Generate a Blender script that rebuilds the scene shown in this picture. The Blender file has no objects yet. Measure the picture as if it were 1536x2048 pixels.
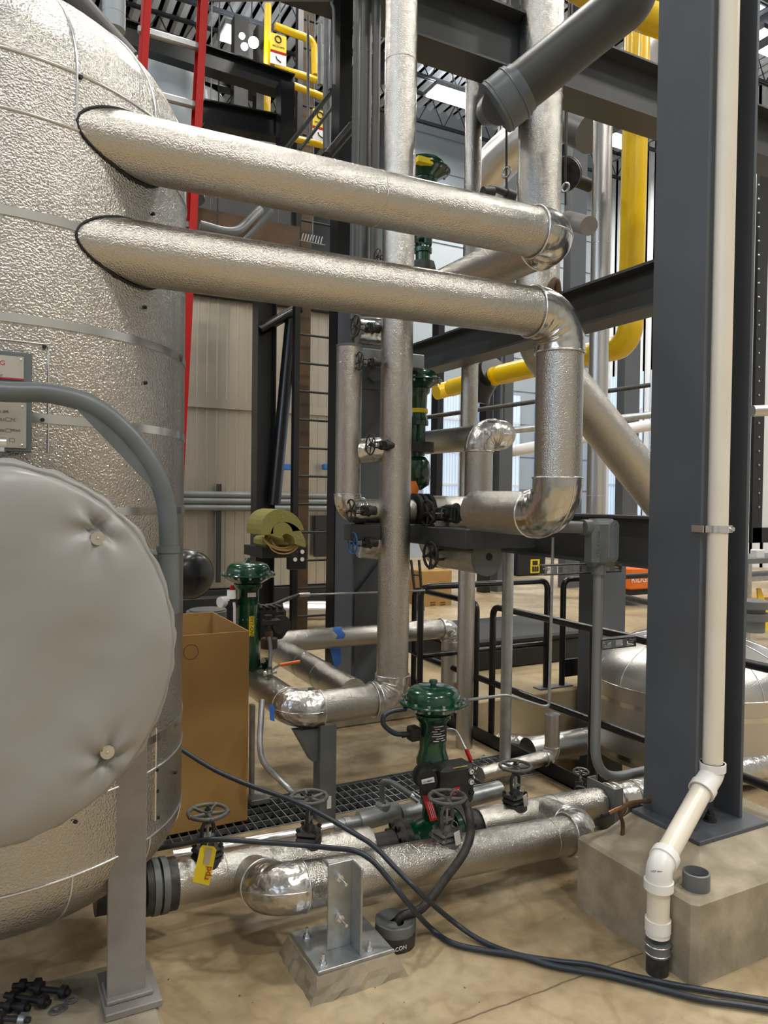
import bpy, math, random
from mathutils import Vector as V, Matrix, Quaternion
random.seed(4)
S = bpy.context.scene
COL = S.collection
R = math.radians
PI = math.pi
# ------------------------------------------------------------------ camera
FPX, CX, CY, HC = 1500., 768., 1024., 1.6
YAW = math.atan2(.468, .884); PITCH = R(-1.07); ROLL = R(.75)
_f = V((math.sin(YAW)*math.cos(PITCH), math.cos(YAW)*math.cos(PITCH), math.sin(PITCH)))
_r0 = V((math.cos(YAW), -math.sin(YAW), 0)); _u0 = _r0.cross(_f)
_r = _r0*math.cos(ROLL)+_u0*math.sin(ROLL); _u = -_r0*math.sin(ROLL)+_u0*math.cos(ROLL)
CAM = V((0, 0, HC))
cd = bpy.data.cameras.new('camera'); cam = bpy.data.objects.new('camera', cd); COL.objects.link(cam)
cd.sensor_fit = 'VERTICAL'; cd.sensor_height = 24.; cd.sensor_width = 18.; cd.lens = 24.*FPX/2048.
cd.clip_start = .05; cd.clip_end = 200
m = Matrix((( _r.x, _u.x, -_f.x, 0), (_r.y, _u.y, -_f.y, 0), (_r.z, _u.z, -_f.z, HC), (0, 0, 0, 1)))
cam.matrix_world = m
S.camera = cam
S.view_settings.view_transform = 'Standard'; S.view_settings.look = 'None'
S.view_settings.gamma = 1; S.view_settings.use_curve_mapping = False
S.view_settings.exposure = 0.0
# ------------------------------------------------------------------ world and lamps
LAMP_W = 235.; DAY_W = 110.; FILL_K = 1.0
w = bpy.data.worlds.new('world'); S.world = w; w.use_nodes = True
w.node_tree.nodes['Background'].inputs[0].default_value = (.62, .72, .85, 1)
w.node_tree.nodes['Background'].inputs[1].default_value = .05

def at(px, py, d=None, x=None, y=None, z=None):
    """the point of the place seen at an image position, on a plane of the room (or at a depth d)"""
    v = _f+_r*((px-CX)/FPX)+_u*((CY-py)/FPX)
    if d is not None: t = d
    elif x is not None: t = x/v.x
    elif y is not None: t = y/v.y
    else: t = (z-HC)/v.z
    return CAM+v*t
# ------------------------------------------------------------------ materials
MAT = {}
def mat(name, col, rough=.5, metal=0., bump=None, spec=None, emit=None, vary=None, coat=0., alpha=None, extra=None):
    m = bpy.data.materials.new(name); m.use_nodes = True; n = m.node_tree; b = n.nodes['Principled BSDF']
    b.inputs['Base Color'].default_value = (*col, 1); b.inputs['Roughness'].default_value = rough
    b.inputs['Metallic'].default_value = metal
    if coat: b.inputs['Coat Weight'].default_value = coat; b.inputs['Coat Roughness'].default_value = .08
    if emit: b.inputs['Emission Color'].default_value = (*emit[0], 1); b.inputs['Emission Strength'].default_value = emit[1]
    if spec is not None: b.inputs['Specular IOR Level'].default_value = spec
    tc = n.nodes.new('ShaderNodeTexCoord')
    if vary:   # (scale, amount, second colour, detail)
        t = n.nodes.new('ShaderNodeTexNoise'); t.inputs['Scale'].default_value = vary[0]; t.inputs['Detail'].default_value = vary[3] if len(vary) > 3 else 4
        r = n.nodes.new('ShaderNodeValToRGB'); r.color_ramp.elements[0].position = .38; r.color_ramp.elements[1].position = .66
        r.color_ramp.elements[0].color = (*col, 1); r.color_ramp.elements[1].color = (*vary[2], 1)
        n.links.new(tc.outputs['Object'], t.inputs['Vector']); n.links.new(t.outputs['Fac'], r.inputs['Fac'])
        n.links.new(r.outputs['Color'], b.inputs['Base Color'])
    if bump:   # list of (kind, scale, strength, distance)
        prev = None
        for k, sc, st, di in bump:
            if k == 'v': t = n.nodes.new('ShaderNodeTexVoronoi'); t.inputs['Scale'].default_value = sc; t.feature = 'SMOOTH_F1'; o = t.outputs['Distance']
            else: t = n.nodes.new('ShaderNodeTexNoise'); t.inputs['Scale'].default_value = sc; t.inputs['Detail'].default_value = 2; o = t.outputs['Fac']
            n.links.new(tc.outputs['Object'], t.inputs['Vector'])
            bp = n.nodes.new('ShaderNodeBump'); bp.inputs['Strength'].default_value = st; bp.inputs['Distance'].default_value = di
            n.links.new(o, bp.inputs['Height'])
            if prev: n.links.new(prev.outputs[0], bp.inputs['Normal'])
            prev = bp
        n.links.new(prev.outputs[0], b.inputs['Normal'])
    MAT[name] = m
    return m
ALU = (.55, .53, .49)
mat('stucco_coarse', (.52, .50, .465), .2, 1, [('n', 170, .6, .007), ('n', 5, .15, .02)])
mat('stucco', ALU, .19, 1, [('n', 235, .55, .005), ('n', 7, .22, .02)])
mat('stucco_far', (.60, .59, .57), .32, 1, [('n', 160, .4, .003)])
mat('smooth_alu', (.58, .57, .54), .22, 1, [('n', 16, .28, .02), ('n', 5, .3, .04)])
mat('crumpled_alu', (.64, .625, .595), .3, 1, [('n', 24, .42, .02), ('n', 8, .36, .05)])
mat('band_metal', (.66, .65, .62), .2, 1)
mat('bright_metal', (.8, .8, .8), .25, 1)
mat('galvanized', (.47, .49, .50), .42, .85, [('n', 40, .1, .01)], vary=(14, 0, (.36, .38, .39)))
mat('galv_paint', (.16, .172, .175), .45, .2, vary=(9, 0, (.12, .13, .132)))
mat('column_paint', (.088, .098, .112), .45, 0, vary=(3, 0, (.08, .088, .10)))
mat('beam_paint', (.05, .054, .058), .45, 0, vary=(5, 0, (.043, .046, .05)))
mat('grey_pipe_paint', (.05, .051, .05), .45, 0)
mat('davit_paint', (.115, .13, .135), .38, 0, [('n', 30, .08, .01)], vary=(8, 0, (.14, .16, .17)))
mat('leg_paint', (.27, .25, .23), .5, 0, vary=(11, 0, (.22, .20, .185), 8))
mat('conduit_paint', (.19, .20, .20), .42, .25)
mat('black_paint', (.008, .0085, .01), .28, 0)
mat('black_matte', (.012, .012, .013), .6, 0)
mat('dark_iron', (.028, .029, .028), .5, .25, [('n', 80, .25, .004)], vary=(25, 0, (.045, .043, .04)))
mat('grey_iron', (.10, .10, .095), .5, .3, [('n', 60, .2, .004)], vary=(20, 0, (.14, .135, .12)))
mat('green_paint', (.001, .058, .022), .2, 0, coat=.6, vary=(7, 0, (.003, .04, .018)))
mat('green_dusty', (.012, .10, .05), .35, 0, vary=(12, 0, (.10, .15, .09)))
mat('yellow_paint', (.76, .50, .0), .3, 0, coat=.3)
mat('yellow_tag', (.85, .66, .02), .5, 0)
mat('red_paint', (.40, .006, .004), .5, 0, spec=.2)
mat('red_label', (.55, .02, .03), .4, 0)
mat('orange_paint', (.80, .17, .015), .4, 0)
mat('white_paint', (.75, .75, .74), .5, 0)
mat('white_ink', (.85, .85, .85), .5, 0)
mat('black_ink', (.02, .02, .02), .6, 0)
mat('red_ink', (.42, .02, .03), .5, 0)
mat('pvc_aged', (.76, .70, .58), .3, 0, vary=(5, 0, (.80, .74, .64), 6))
mat('pvc_white', (.83, .82, .79), .3, 0)
mat('concrete', (.27, .23, .165), .85, 0, [('n', 60, .3, .005), ('n', 12, .35, .012)], vary=(7, 0, (.42, .365, .27), 10))
mat('concrete_tan', (.40, .31, .17), .85, 0, [('n', 40, .3, .006)], vary=(3, 0, (.50, .40, .25), 8))
mat('concrete_dark', (.24, .20, .14), .85, 0, [('n', 40, .4, .006)], vary=(6, 0, (.36, .30, .21), 8))
mat('cardboard', (.40, .235, .075), .75, 0, vary=(3, 0, (.35, .20, .06)))
mat('blanket', (.30, .295, .28), .36, 0, [('n', 4.5, .35, .05), ('n', 13, .06, .02)])
mat('hose_rubber', (.022, .03, .042), .38, 0)
mat('black_rubber', (.018, .018, .018), .5, 0, vary=(30, 0, (.05, .045, .04)))
mat('nameplate_metal', (.62, .59, .53), .38, .8, vary=(9, 0, (.5, .46, .38)))
mat('corrugated', (.50, .46, .39), .34, .8)
mat('corrugated_white', (.74, .76, .78), .5, .1)
mat('back_panel', (.36, .41, .45), .5, .2)
mat('deck_metal', (.66, .70, .74), .5, .1)
mat('joist_paint', (.03, .033, .038), .5, 0)
mat('wool', (.22, .20, .055), .9, 0, [('n', 90, .6, .01)])
mat('wire_yellow', (.55, .36, .12), .5, 0)
mat('blue_tape', (.05, .18, .62), .55, 0)
mat('blue_paint', (.03, .13, .42), .4, 0)
mat('orange_tape', (.85, .22, .02), .6, 0)
mat('lamp_glow', (1, 1, 1), .5, 0, emit=((1, .97, .9), 30))
mat('window_glow', (.5, .6, .8), .5, 0, emit=((.36, .56, .95), .72))
mat('wall_paint', (.42, .42, .41), .7, 0)
mat('rust_steel', (.12, .07, .035), .6, .3, vary=(4, 0, (.06, .045, .03)))
mat('copper', (.55, .26, .16), .35, .8)
mat('gauge_glass', (.7, .7, .68), .2, 0)
mat('tank_paint', (.10, .10, .10), .4, .1)
# floor: tan concrete with blotches, saw cuts
JOINT_Y = 1.885
def floor_mat():
    m = bpy.data.materials.new('floor_concrete'); m.use_nodes = True; n = m.node_tree; b = n.nodes['Principled BSDF']
    tc = n.nodes.new('ShaderNodeTexCoord'); L = n.links.new
    def noise(sc, det, dist=0.):
        t = n.nodes.new('ShaderNodeTexNoise'); t.inputs['Scale'].default_value = sc; t.inputs['Detail'].default_value = det; t.inputs['Distortion'].default_value = dist
        L(tc.outputs['Object'], t.inputs['Vector']); return t.outputs['Fac']
    def ramp(src, stops):
        r = n.nodes.new('ShaderNodeValToRGB'); e = r.color_ramp.elements
        e[0].position, e[0].color = stops[0][0], (*stops[0][1], 1); e[1].position, e[1].color = stops[-1][0], (*stops[-1][1], 1)
        for p, c in stops[1:-1]: q = e.new(p); q.color = (*c, 1)
        L(src, r.inputs['Fac']); return r.outputs['Color']
    def mix(f, a, c, t='MIX'):
        x = n.nodes.new('ShaderNodeMix'); x.data_type = 'RGBA'; x.blend_type = t
        if isinstance(f, float): x.inputs[0].default_value = f
        else: L(f, x.inputs[0])
        L(a, x.inputs[6]); L(c, x.inputs[7]); return x.outputs[2]
    base = ramp(noise(1.1, 8, .2), [(.32, (.28, .205, .115)), (.5, (.41, .315, .185)), (.68, (.52, .43, .28))])
    fine = ramp(noise(14, 8, .3), [(.3, (.62, .60, .56)), (.6, (1, 1, 1))])
    c = mix(.55, base, fine, 'MULTIPLY')
    spots = ramp(noise(38, 2), [(.0, (.18, .15, .1)), (.24, (.2, .15, .1)), (.27, (1, 1, 1))])
    c = mix(1.0, c, spots, 'MULTIPLY')
    scr = ramp(noise(2.2, 10, .6), [(.47, (1, 1, 1)), (.5, (.78, .74, .68)), (.53, (1, 1, 1))])
    c = mix(.7, c, scr, 'MULTIPLY')
    sx = n.nodes.new('ShaderNodeSeparateXYZ'); L(tc.outputs['Object'], sx.inputs[0])
    def mth(op, a, v=None):
        q = n.nodes.new('ShaderNodeMath'); q.operation = op
        L(a, q.inputs[0])
        if v is not None:
            if isinstance(v, float): q.inputs[1].default_value = v
            else: L(v, q.inputs[1])
        return q.outputs[0]
    wob = mth('MULTIPLY', noise(9, 5), .02)
    for ax, off in (('Y', JOINT_Y), ('X', -1.4)):      # saw-cut joints
        d = mth('ABSOLUTE', mth('SUBTRACT', mth('ADD', sx.outputs[ax], wob), off+.01)); k = mth('LESS_THAN', d, .0035)
        dk = n.nodes.new('ShaderNodeRGB'); dk.outputs[0].default_value = (.16, .115, .06, 1); c = mix(k, c, dk.outputs[0])
    L(c, b.inputs['Base Color'])
    rr = n.nodes.new('ShaderNodeMapRange'); rr.inputs['To Min'].default_value = .34; rr.inputs['To Max'].default_value = .6
    L(noise(2.2, 4), rr.inputs['Value']); L(rr.outputs[0], b.inputs['Roughness'])
    bp = n.nodes.new('ShaderNodeBump'); bp.inputs['Strength'].default_value = .12; bp.inputs['Distance'].default_value = .01
    L(noise(30, 4), bp.inputs['Height']); L(bp.outputs[0], b.inputs['Normal'])
    MAT['floor'] = m
floor_mat()
# ------------------------------------------------------------------ mesh library
ORG = {}
def frame(d):
    d = V(d).normalized(); a = V((0, 0, 1)) if abs(d.z) < .95 else V((1, 0, 0))
    u = a.cross(d).normalized(); return u, d.cross(u), d
class MB:
    def __init__(s): s.v = []; s.f = []; s.sm = []
    def add(s, vs, fs, smooth=False):
        o = len(s.v); s.v += [V(p) for p in vs]; s.f += [tuple(i+o for i in f) for f in fs]; s.sm += [smooth]*len(fs); return s
    def box(s, a, b, M=None):
        x0, y0, z0 = a; x1, y1, z1 = b
        vs = [V(p) for p in ((x0,y0,z0),(x1,y0,z0),(x1,y1,z0),(x0,y1,z0),(x0,y0,z1),(x1,y0,z1),(x1,y1,z1),(x0,y1,z1))]
        if M: vs = [M@p for p in vs]
        return s.add(vs, [(3,2,1,0),(4,5,6,7),(0,1,5,4),(1,2,6,5),(2,3,7,6),(3,0,4,7)])
    def cbox(s, a, b, c=.01, M=None):   # box with chamfered edges
        x0, y0, z0 = a; x1, y1, z1 = b
        c = min(c, (x1-x0)*.45, (y1-y0)*.45, (z1-z0)*.45)
        import itertools
        X = (x0, x1); Y = (y0, y1); Z = (z0, z1); vs = []; id = {}
        for i, j, k in itertools.product((0, 1), repeat=3):
            sx = c if i == 0 else -c; sy = c if j == 0 else -c; sz = c if k == 0 else -c
            for ax, p in enumerate(((X[i], Y[j]+sy, Z[k]+sz), (X[i]+sx, Y[j], Z[k]+sz), (X[i]+sx, Y[j]+sy, Z[k]))):
                id[(i, j, k, ax)] = len(vs); vs.append(V(p))
        fs = []
        for ax in range(3):
            o = [q for q in range(3) if q != ax]
            for e in (0, 1):
                ring = []
                for a1, b1 in ((0, 0), (1, 0), (1, 1), (0, 1)):
                    t = [0, 0, 0]; t[ax] = e; t[o[0]] = a1; t[o[1]] = b1; ring.append(id[(*t, ax)])
                fs.append(tuple(ring if (e == 1) == (ax != 1) else ring[::-1]))
        for ax in range(3):
            o = [q for q in range(3) if q != ax]
            for a1 in (0, 1):
                for b1 in (0, 1):
                    q = []
                    for e, oo in ((0, o[0]), (1, o[0]), (1, o[1]), (0, o[1])):
                        t = [0, 0, 0]; t[ax] = e; t[o[0]] = a1; t[o[1]] = b1; q.append(id[(*t, oo)])
                    flip = (a1 == b1) ^ (ax == 1)
                    fs.append(tuple(q[::-1] if not flip else q))
        for i, j, k in itertools.product((0, 1), repeat=3):
            t = (id[(i, j, k, 0)], id[(i, j, k, 1)], id[(i, j, k, 2)])
            fs.append(t if (i+j+k) % 2 == 1 else t[::-1])
        if M: vs = [M@p for p in vs]
        return s.add(vs, fs)
    def cyl(s, p, q, r, r2=None, n=24, caps=True):
        p = V(p); q = V(q); r2 = r if r2 is None else r2; u, v, d = frame(q-p)
        A = [p+(u*math.cos(t)+v*math.sin(t))*r for t in [2*PI*i/n for i in range(n)]]
        B = [q+(u*math.cos(t)+v*math.sin(t))*r2 for t in [2*PI*i/n for i in range(n)]]
        s.add(A+B, [(i, (i+1) % n, n+(i+1) % n, n+i) for i in range(n)], True)
        if caps: s.add(A, [tuple(range(n))[::-1]]); s.add(B, [tuple(range(n))])
        return s
    def lathe(s, prof, o=(0, 0, 0), d=(0, 0, 1), n=32, smooth=True, a0=0, a1=2*PI, mod=None):   # prof: (radius, height)
        o = V(o); u, v, d = frame(d); full = abs(a1-a0-2*PI) < 1e-6; k = n if full else n+1; vs = []
        for j, (r, h) in enumerate(prof):
            for i in range(k):
                t = a0+(a1-a0)*i/n; rr = r if mod is None else mod(r, h, t, j)
                vs.append(o+d*h+(u*math.cos(t)+v*math.sin(t))*rr)
        fs = []
        for j in range(len(prof)-1):
            for i in range(n):
                a, b = i, (i+1) % k
                fs.append((j*k+a, j*k+b, (j+1)*k+b, (j+1)*k+a))
        return s.add(vs, fs, smooth)
    def hard(s, prof, **kw):            # lathe with sharp edges between profile segments
        for a, b in zip(prof[:-1], prof[1:]): s.lathe([a, b], **kw)
        return s
    def tube(s, pts, r, n=12, caps=True, mod=None):
        pts = [V(p) for p in pts]; N = len(pts); T = []
        for i in range(N): T.append((pts[min(i+1, N-1)]-pts[max(i-1, 0)]).normalized())
        u, v, _ = frame(T[0]); rings = []
        for i in range(N):
            if i:
                q = T[i-1].rotation_difference(T[i]); u = q@u; v = q@v
            rr = r(i/(N-1)) if callable(r) else r
            rings.append([pts[i]+(u*math.cos(t)+v*math.sin(t))*(rr if mod is None else mod(rr, i, t, u*math.cos(t)+v*math.sin(t))) for t in [2*PI*j/n for j in range(n)]])
        vs = [p for g in rings for p in g]
        s.add(vs, [(i*n+j, i*n+(j+1) % n, (i+1)*n+(j+1) % n, (i+1)*n+j) for i in range(N-1) for j in range(n)], True)
        if caps: s.add(rings[0], [tuple(range(n))[::-1]]); s.add(rings[-1], [tuple(range(n))])
        return s
    def torus(s, c, d, R_, r, n=32, m_=8):
        c = V(c); u, v, d = frame(d); vs = []
        for i in range(n):
            t = 2*PI*i/n; e = u*math.cos(t)+v*math.sin(t)
            for j in range(m_):
                a = 2*PI*j/m_; vs.append(c+e*(R_+r*math.cos(a))+d*(r*math.sin(a)))
        return s.add(vs, [(i*m_+j, ((i+1) % n)*m_+j, ((i+1) % n)*m_+(j+1) % m_, i*m_+(j+1) % m_) for i in range(n) for j in range(m_)], True)
    def prism(s, poly, o, ex, ey, th):   # polygon in the plane (ex, ey) at o, thickness along ex x ey
        o = V(o); ex = V(ex); ey = V(ey); nn = ex.cross(ey).normalized()*th; n = len(poly)
        A = [o+ex*a+ey*b for a, b in poly]; B = [p+nn for p in A]
        s.add(A, [tuple(range(n))[::-1]]); s.add(B, [tuple(range(n))])
        return s.add(A+B, [(i, (i+1) % n, n+(i+1) % n, n+i) for i in range(n)])
    def ball(s, c, r, n=12, sc=(1, 1, 1)):
        c = V(c); vs = []; fs = []; m_ = n//2
        for j in range(m_+1):
            for i in range(n):
                a = 2*PI*i/n; b = PI*j/m_; vs.append(c+V((math.sin(b)*math.cos(a)*sc[0], math.sin(b)*math.sin(a)*sc[1], -math.cos(b)*sc[2]))*r)
        for j in range(m_):
            for i in range(n): fs.append((j*n+i, j*n+(i+1) % n, (j+1)*n+(i+1) % n, (j+1)*n+i))
        return s.add(vs, fs, True)
    def nut(s, c, d, r=.012, h=.012): return s.cyl(c, V(c)+V(d).normalized()*h, r, n=6)
    def build(s, name, m, parent=None, **props):
        org = ORG.get(parent.name, V((0, 0, 0))) if parent else V((0, 0, 0))
        me = bpy.data.meshes.new(name); me.from_pydata([tuple(p-org) for p in s.v], [], s.f)
        me.materials.append(MAT[m] if isinstance(m, str) else m)
        me.polygons.foreach_set('use_smooth', s.sm); me.validate(); me.update()
        o = bpy.data.objects.new(name, me); COL.objects.link(o)
        if parent: o.parent = parent
        ORG[o.name] = org
        for k, v in props.items(): o[k] = v
        return o
def T(name, label, cat, loc=(0, 0, 0), group=None, rot=None):
    o = bpy.data.objects.new(name, None); COL.objects.link(o); o.location = loc; o.empty_display_size = .1
    o['label'] = label; o['category'] = cat
    if group: o['group'] = group
    ORG[o.name] = V(loc)
    return o
def tag(o, label, cat, group=None, kind=None):
    o['label'] = label; o['category'] = cat
    if group: o['group'] = group
    if kind: o['kind'] = kind
    return o
def hang(root, p):      # a thin hanger rod up to the roof
    p = V(p); return MB().cyl(p, (p.x, p.y, 12.1), .007, n=6).build('hanger_rod', 'dark_iron', root)
def struct(o): o['kind'] = 'structure'; return o
def copy_tree(o, parent=None):
    c = o.copy(); COL.objects.link(c)
    if parent: c.parent = parent
    for ch in list(o.children): copy_tree(ch, c)
    return c
def bez(pts, n=10):      # Catmull-Rom through points
    pts = [V(p) for p in pts]; P = [pts[0]*2-pts[1]]+pts+[pts[-1]*2-pts[-2]]; out = []
    for i in range(1, len(P)-2):
        for k in range(n):
            t = k/n; a, b, c, d = P[i-1], P[i], P[i+1], P[i+2]
            out.append(.5*((2*b)+(c-a)*t+(2*a-5*b+4*c-d)*t*t+(3*b-a-3*c+d)*t**3))
    out.append(pts[-1]); return out
def fillet(pts, rad, n=8):
    pts = [V(p) for p in pts]; out = [pts[0]]
    for i in range(1, len(pts)-1):
        a = (pts[i-1]-pts[i]); b = (pts[i+1]-pts[i]); rr = min(rad, a.length*.48, b.length*.48)
        A = pts[i]+a.normalized()*rr; B = pts[i]+b.normalized()*rr
        for k in range(n+1):
            t = k/n; out.append(A*(1-t)**2+pts[i]*2*t*(1-t)+B*t*t)
    out.append(pts[-1]); return out
def pipe(name, label, pts, r, er=None, cat='pipe', m='stucco', em='smooth_alu', n=40, bands=True, group=None, ridges=5, seams=(), elbow=True, swell=1.06, parent=None, caps=True):
    """insulated pipe run: straight sections, each elbow its own jacket with crimped inside, collar beads"""
    pts = [V(p) for p in pts]; er = er or r*1.35
    root = parent or T(name, label, cat, pts[0], group)
    start = pts[0]
    for i in range(1, len(pts)):
        last = i == len(pts)-1
        if last: end = pts[i]
        else:
            a = (pts[i-1]-pts[i]).normalized(); b = (pts[i+1]-pts[i]).normalized(); ang = a.angle(b); k = er*math.tan((PI-ang)/2)
            end = pts[i]+a*k; nxt = pts[i]+b*k
        if (end-start).length > .002: MB().cyl(start, end, r, n=n, caps=caps).build('jacket_section', m, root)
        if not last:
            bis = (a+b).normalized(); c = pts[i]+bis*(er/math.sin(ang/2)); A = end; B = nxt; N = 28; P = []
            va = A-c; vb = B-c; tot = va.angle(vb); ax = va.cross(vb).normalized()
            for q in range(N+1): P.append(c+Quaternion(ax, tot*q/N)@va)
            ext = r*.22; P = [A+a*ext]+P+[B+b*ext]
            def md(rr, j, t, e, P=P, c=c, N=N):
                inn = max(0, e.dot((c-P[j]).normalized())) if (c-P[j]).length > 1e-6 else 0
                ph = (j-1)/N
                w_ = math.sin(PI*max(0, min(1, ph)))
                return rr*swell*(1+.05*(inn**.7)*w_*math.sin(ph*ridges*2*PI)-.015*inn*w_)
            e = MB().tube(P, r, n=n, mod=md if ridges else (lambda rr, j, t, e: rr*swell)).build('elbow_jacket', em, root)
            if bands:
                g = MB(); g.torus(P[0], a, r*swell, r*.045, n=n, m_=6); g.torus(P[-1], b, r*swell, r*.045, n=n, m_=6)
                sx = [p_+ (ax*1.0)*0 + ((p_-c).normalized())*(r*swell) for p_ in P[1:-1]]
                g.tube(sx, r*.035, n=6)
                g.build('seam_bead', 'bright_metal', e)
            start = nxt
    d0 = (pts[1]-pts[0])
    for sp in seams:   # (segment index, t)
        i, t = sp; p = pts[i].lerp(pts[i+1], t); MB().torus(p, pts[i+1]-pts[i], r*1.0, r*.02, n=n, m_=5).build('seam_band', 'band_metal', root)
    return root
def bar(pts, r, m, name, label, cat, n=12, group=None, rad=None):
    o = MB().tube(fillet(pts, rad) if rad else pts, r, n=n).build(name, m); return tag(o, label, cat, group)
def ibeam(mb, a, b, h, w, tf=.012, tw=.01, up=(0, 0, 1)):
    """I-section from a to b; a,b at the section's centre"""
    a = V(a); b = V(b); d = (b-a); L_ = d.length; d.normalize(); up = V(up); sd = d.cross(up).normalized()
    M = Matrix((( d.x, sd.x, up.x, a.x), (d.y, sd.y, up.y, a.y), (d.z, sd.z, up.z, a.z), (0, 0, 0, 1)))
    mb.box((0, -w/2, h/2-tf), (L_, w/2, h/2), M); mb.box((0, -w/2, -h/2), (L_, w/2, -h/2+tf), M); mb.box((0, -tw/2, -h/2+tf), (L_, tw/2, h/2-tf), M)
    return mb
def text(s_, loc, size, ex, ey, m, parent, name='lettering', depth=.0006, align='CENTER'):
    cu = bpy.data.curves.new(name, 'FONT'); cu.body = s_; cu.size = size; cu.extrude = depth; cu.align_x = align; cu.align_y = 'CENTER'
    tmp = bpy.data.objects.new('tmp', cu); COL.objects.link(tmp); bpy.context.view_layer.update()
    me = bpy.data.meshes.new_from_object(tmp.evaluated_get(bpy.context.evaluated_depsgraph_get())); bpy.data.objects.remove(tmp); bpy.data.curves.remove(cu)
    ex = V(ex).normalized(); ey = V(ey).normalized(); ez = ex.cross(ey); loc = V(loc)-(ORG.get(parent.name, V()) if parent else V())
    me.transform(Matrix(((ex.x, ey.x, ez.x, loc.x), (ex.y, ey.y, ez.y, loc.y), (ex.z, ey.z, ez.z, loc.z), (0, 0, 0, 1))))
    me.materials.clear(); me.materials.append(MAT[m]); o = bpy.data.objects.new(name, me); COL.objects.link(o)
    if parent: o.parent = parent; ORG[o.name] = ORG.get(parent.name, V())
    return o
#@@SETTING@@
# ------------------------------------------------------------------ the hall
ZC = 12.
X0, X1, Y0, Y1 = -9., 17., -8., 30.
def corr(mb, o, eu, ev, lu, lv, pitch, dep, flat=.55):
    """ribbed sheet: ribs run along ev, profile along eu"""
    o = V(o); eu = V(eu); ev = V(ev); nn = eu.cross(ev).normalized(); P = []; k = int(lu/pitch); pr_ = lu/k
    for i in range(k):
        b = i*pr_; s_ = (1-flat)*pr_/4
        P += [(b, 0), (b+flat*pr_/2, 0), (b+flat*pr_/2+2*s_*.8, dep), (b+flat*pr_+2*s_*.8, dep)]
    P.append((lu, 0)); vs = []
    for a, h in P: vs += [o+eu*a+nn*h, o+eu*a+nn*h+ev*lv]
    return mb.add(vs, [(2*i, 2*i+2, 2*i+3, 2*i+1) for i in range(len(P)-1)])
g = MB()
# floor with the drain trench cut out
TX0, TX1, TY0, TY1 = .3, 2.93, 3.42, 3.78
HX1, HY0, HY1 = 5.6, 3.0, 4.25
g.box((X0, Y0, -.6), (X1, HY0, 0)); g.box((X0, HY1, -.6), (X1, Y1, 0)); g.box((X0, HY0, -.6), (TX1, TY0, 0)); g.box((HX1, HY0, -.6), (X1, TY0, 0)); g.box((X0, TY1, -.6), (TX1, HY1, 0)); g.box((HX1, TY1, -.6), (X1, HY1, 0)); g.box((TX1, HY0, -.65), (HX1, HY1, -.6)); g.box((X0, TY0, -.3), (TX0, TY1, 0)); g.box((HX1, TY0, -.3), (X1, TY1, 0)); g.box((TX0, TY0, -.55), (TX1, TY1, -.3))
fl = struct(g.build('floor', 'floor'))
g = MB(); g.box((X0, Y0, ZC+.1), (X1, Y1, ZC+.3)); corr(g, (X0, Y1, ZC+.1), (1, 0, 0), (0, -1, 0), X1-X0, Y1-Y0, .305, .09)
struct(g.build('ceiling', 'deck_metal'))
struct(corr(MB().box((X1, Y0, 0), (X1+.2, 17.7, ZC)), (X1, 17.5, 0), (0, -1, 0), (0, 0, 1), 25.5, ZC, .3, -.0+.05).build('wall_right', 'corrugated_white'))
g = MB().box((9.6, 17.5, 0), (X1, 17.7, ZC))
for k in range(13): g.box((9.6, 17.46, k*.95), (X1, 17.5, k*.95+.9))
struct(g.build('wall_back', 'back_panel'))
struct(MB().box((9.4, 17.5, 0), (9.6, Y1, ZC)).build('wall_return', 'back_panel'))
struct(MB().box((X0, Y1, 0), (9.6, Y1+.2, ZC)).build('wall_far', 'back_panel'))
struct(MB().box((X0-.2, Y0, 0), (X0, Y1, ZC)).build('wall_left', 'wall_paint'))
struct(MB().box((X0, Y0-.2, 0), (X1, Y0, ZC)).build('wall_front', 'wall_paint'))
# far windows, plus unseen left ones added to bring in bluish daylight
wi = 0
def window(a, b, nrm, glow='window_glow'):
    global wi; wi += 1
    o = MB().box(a, b).build('window_%d' % wi, glow); struct(o)
    return o
for y in (-5.5, -1.5, 2.5): window((X0, y, 3.4), (X0+.03, y+2.6, 8.0), 1)
for k, (y0, y1) in enumerate(((13.1, 14.3), (14.6, 15.6), (15.9, 17.2), (9.2, 10.6))): window((X1-.07, y0, 1.0), (X1-.055, y1, 5.4), 1)
for x0, x1 in ((10.4, 11.5), (12.2, 13.6), (14.2, 15.6)): window((x0, 17.40, 1.2), (x1, 17.43, 4.6), 1)
# window mullions
g = MB()
for y0, y1 in ((13.1, 14.3), (14.6, 15.6), (15.9, 17.2), (9.2, 10.6)):
    for z in (2.1, 3.2, 4.3): g.box((X1-.1, y0, z-.03), (X1-.06, y1, z+.03))
    for k in range(13): yy = y0+(y1-y0)*k/12; g.box((X1-.085, yy-.012, 1.0), (X1-.07, yy+.012, 5.4))
for x0, x1 in ((10.4, 11.5), (12.2, 13.6), (14.2, 15.6)):
    for k in range(13): xx = x0+(x1-x0)*k/12; g.box((xx-.012, 17.375, 1.2), (xx+.012, 17.40, 4.6))
    for z in (2.0, 2.9, 3.8): g.box((x0, 17.37, z-.03), (x1, 17.40, z+.03))
struct(g.build('trim_1', 'corrugated_white'))
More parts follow.
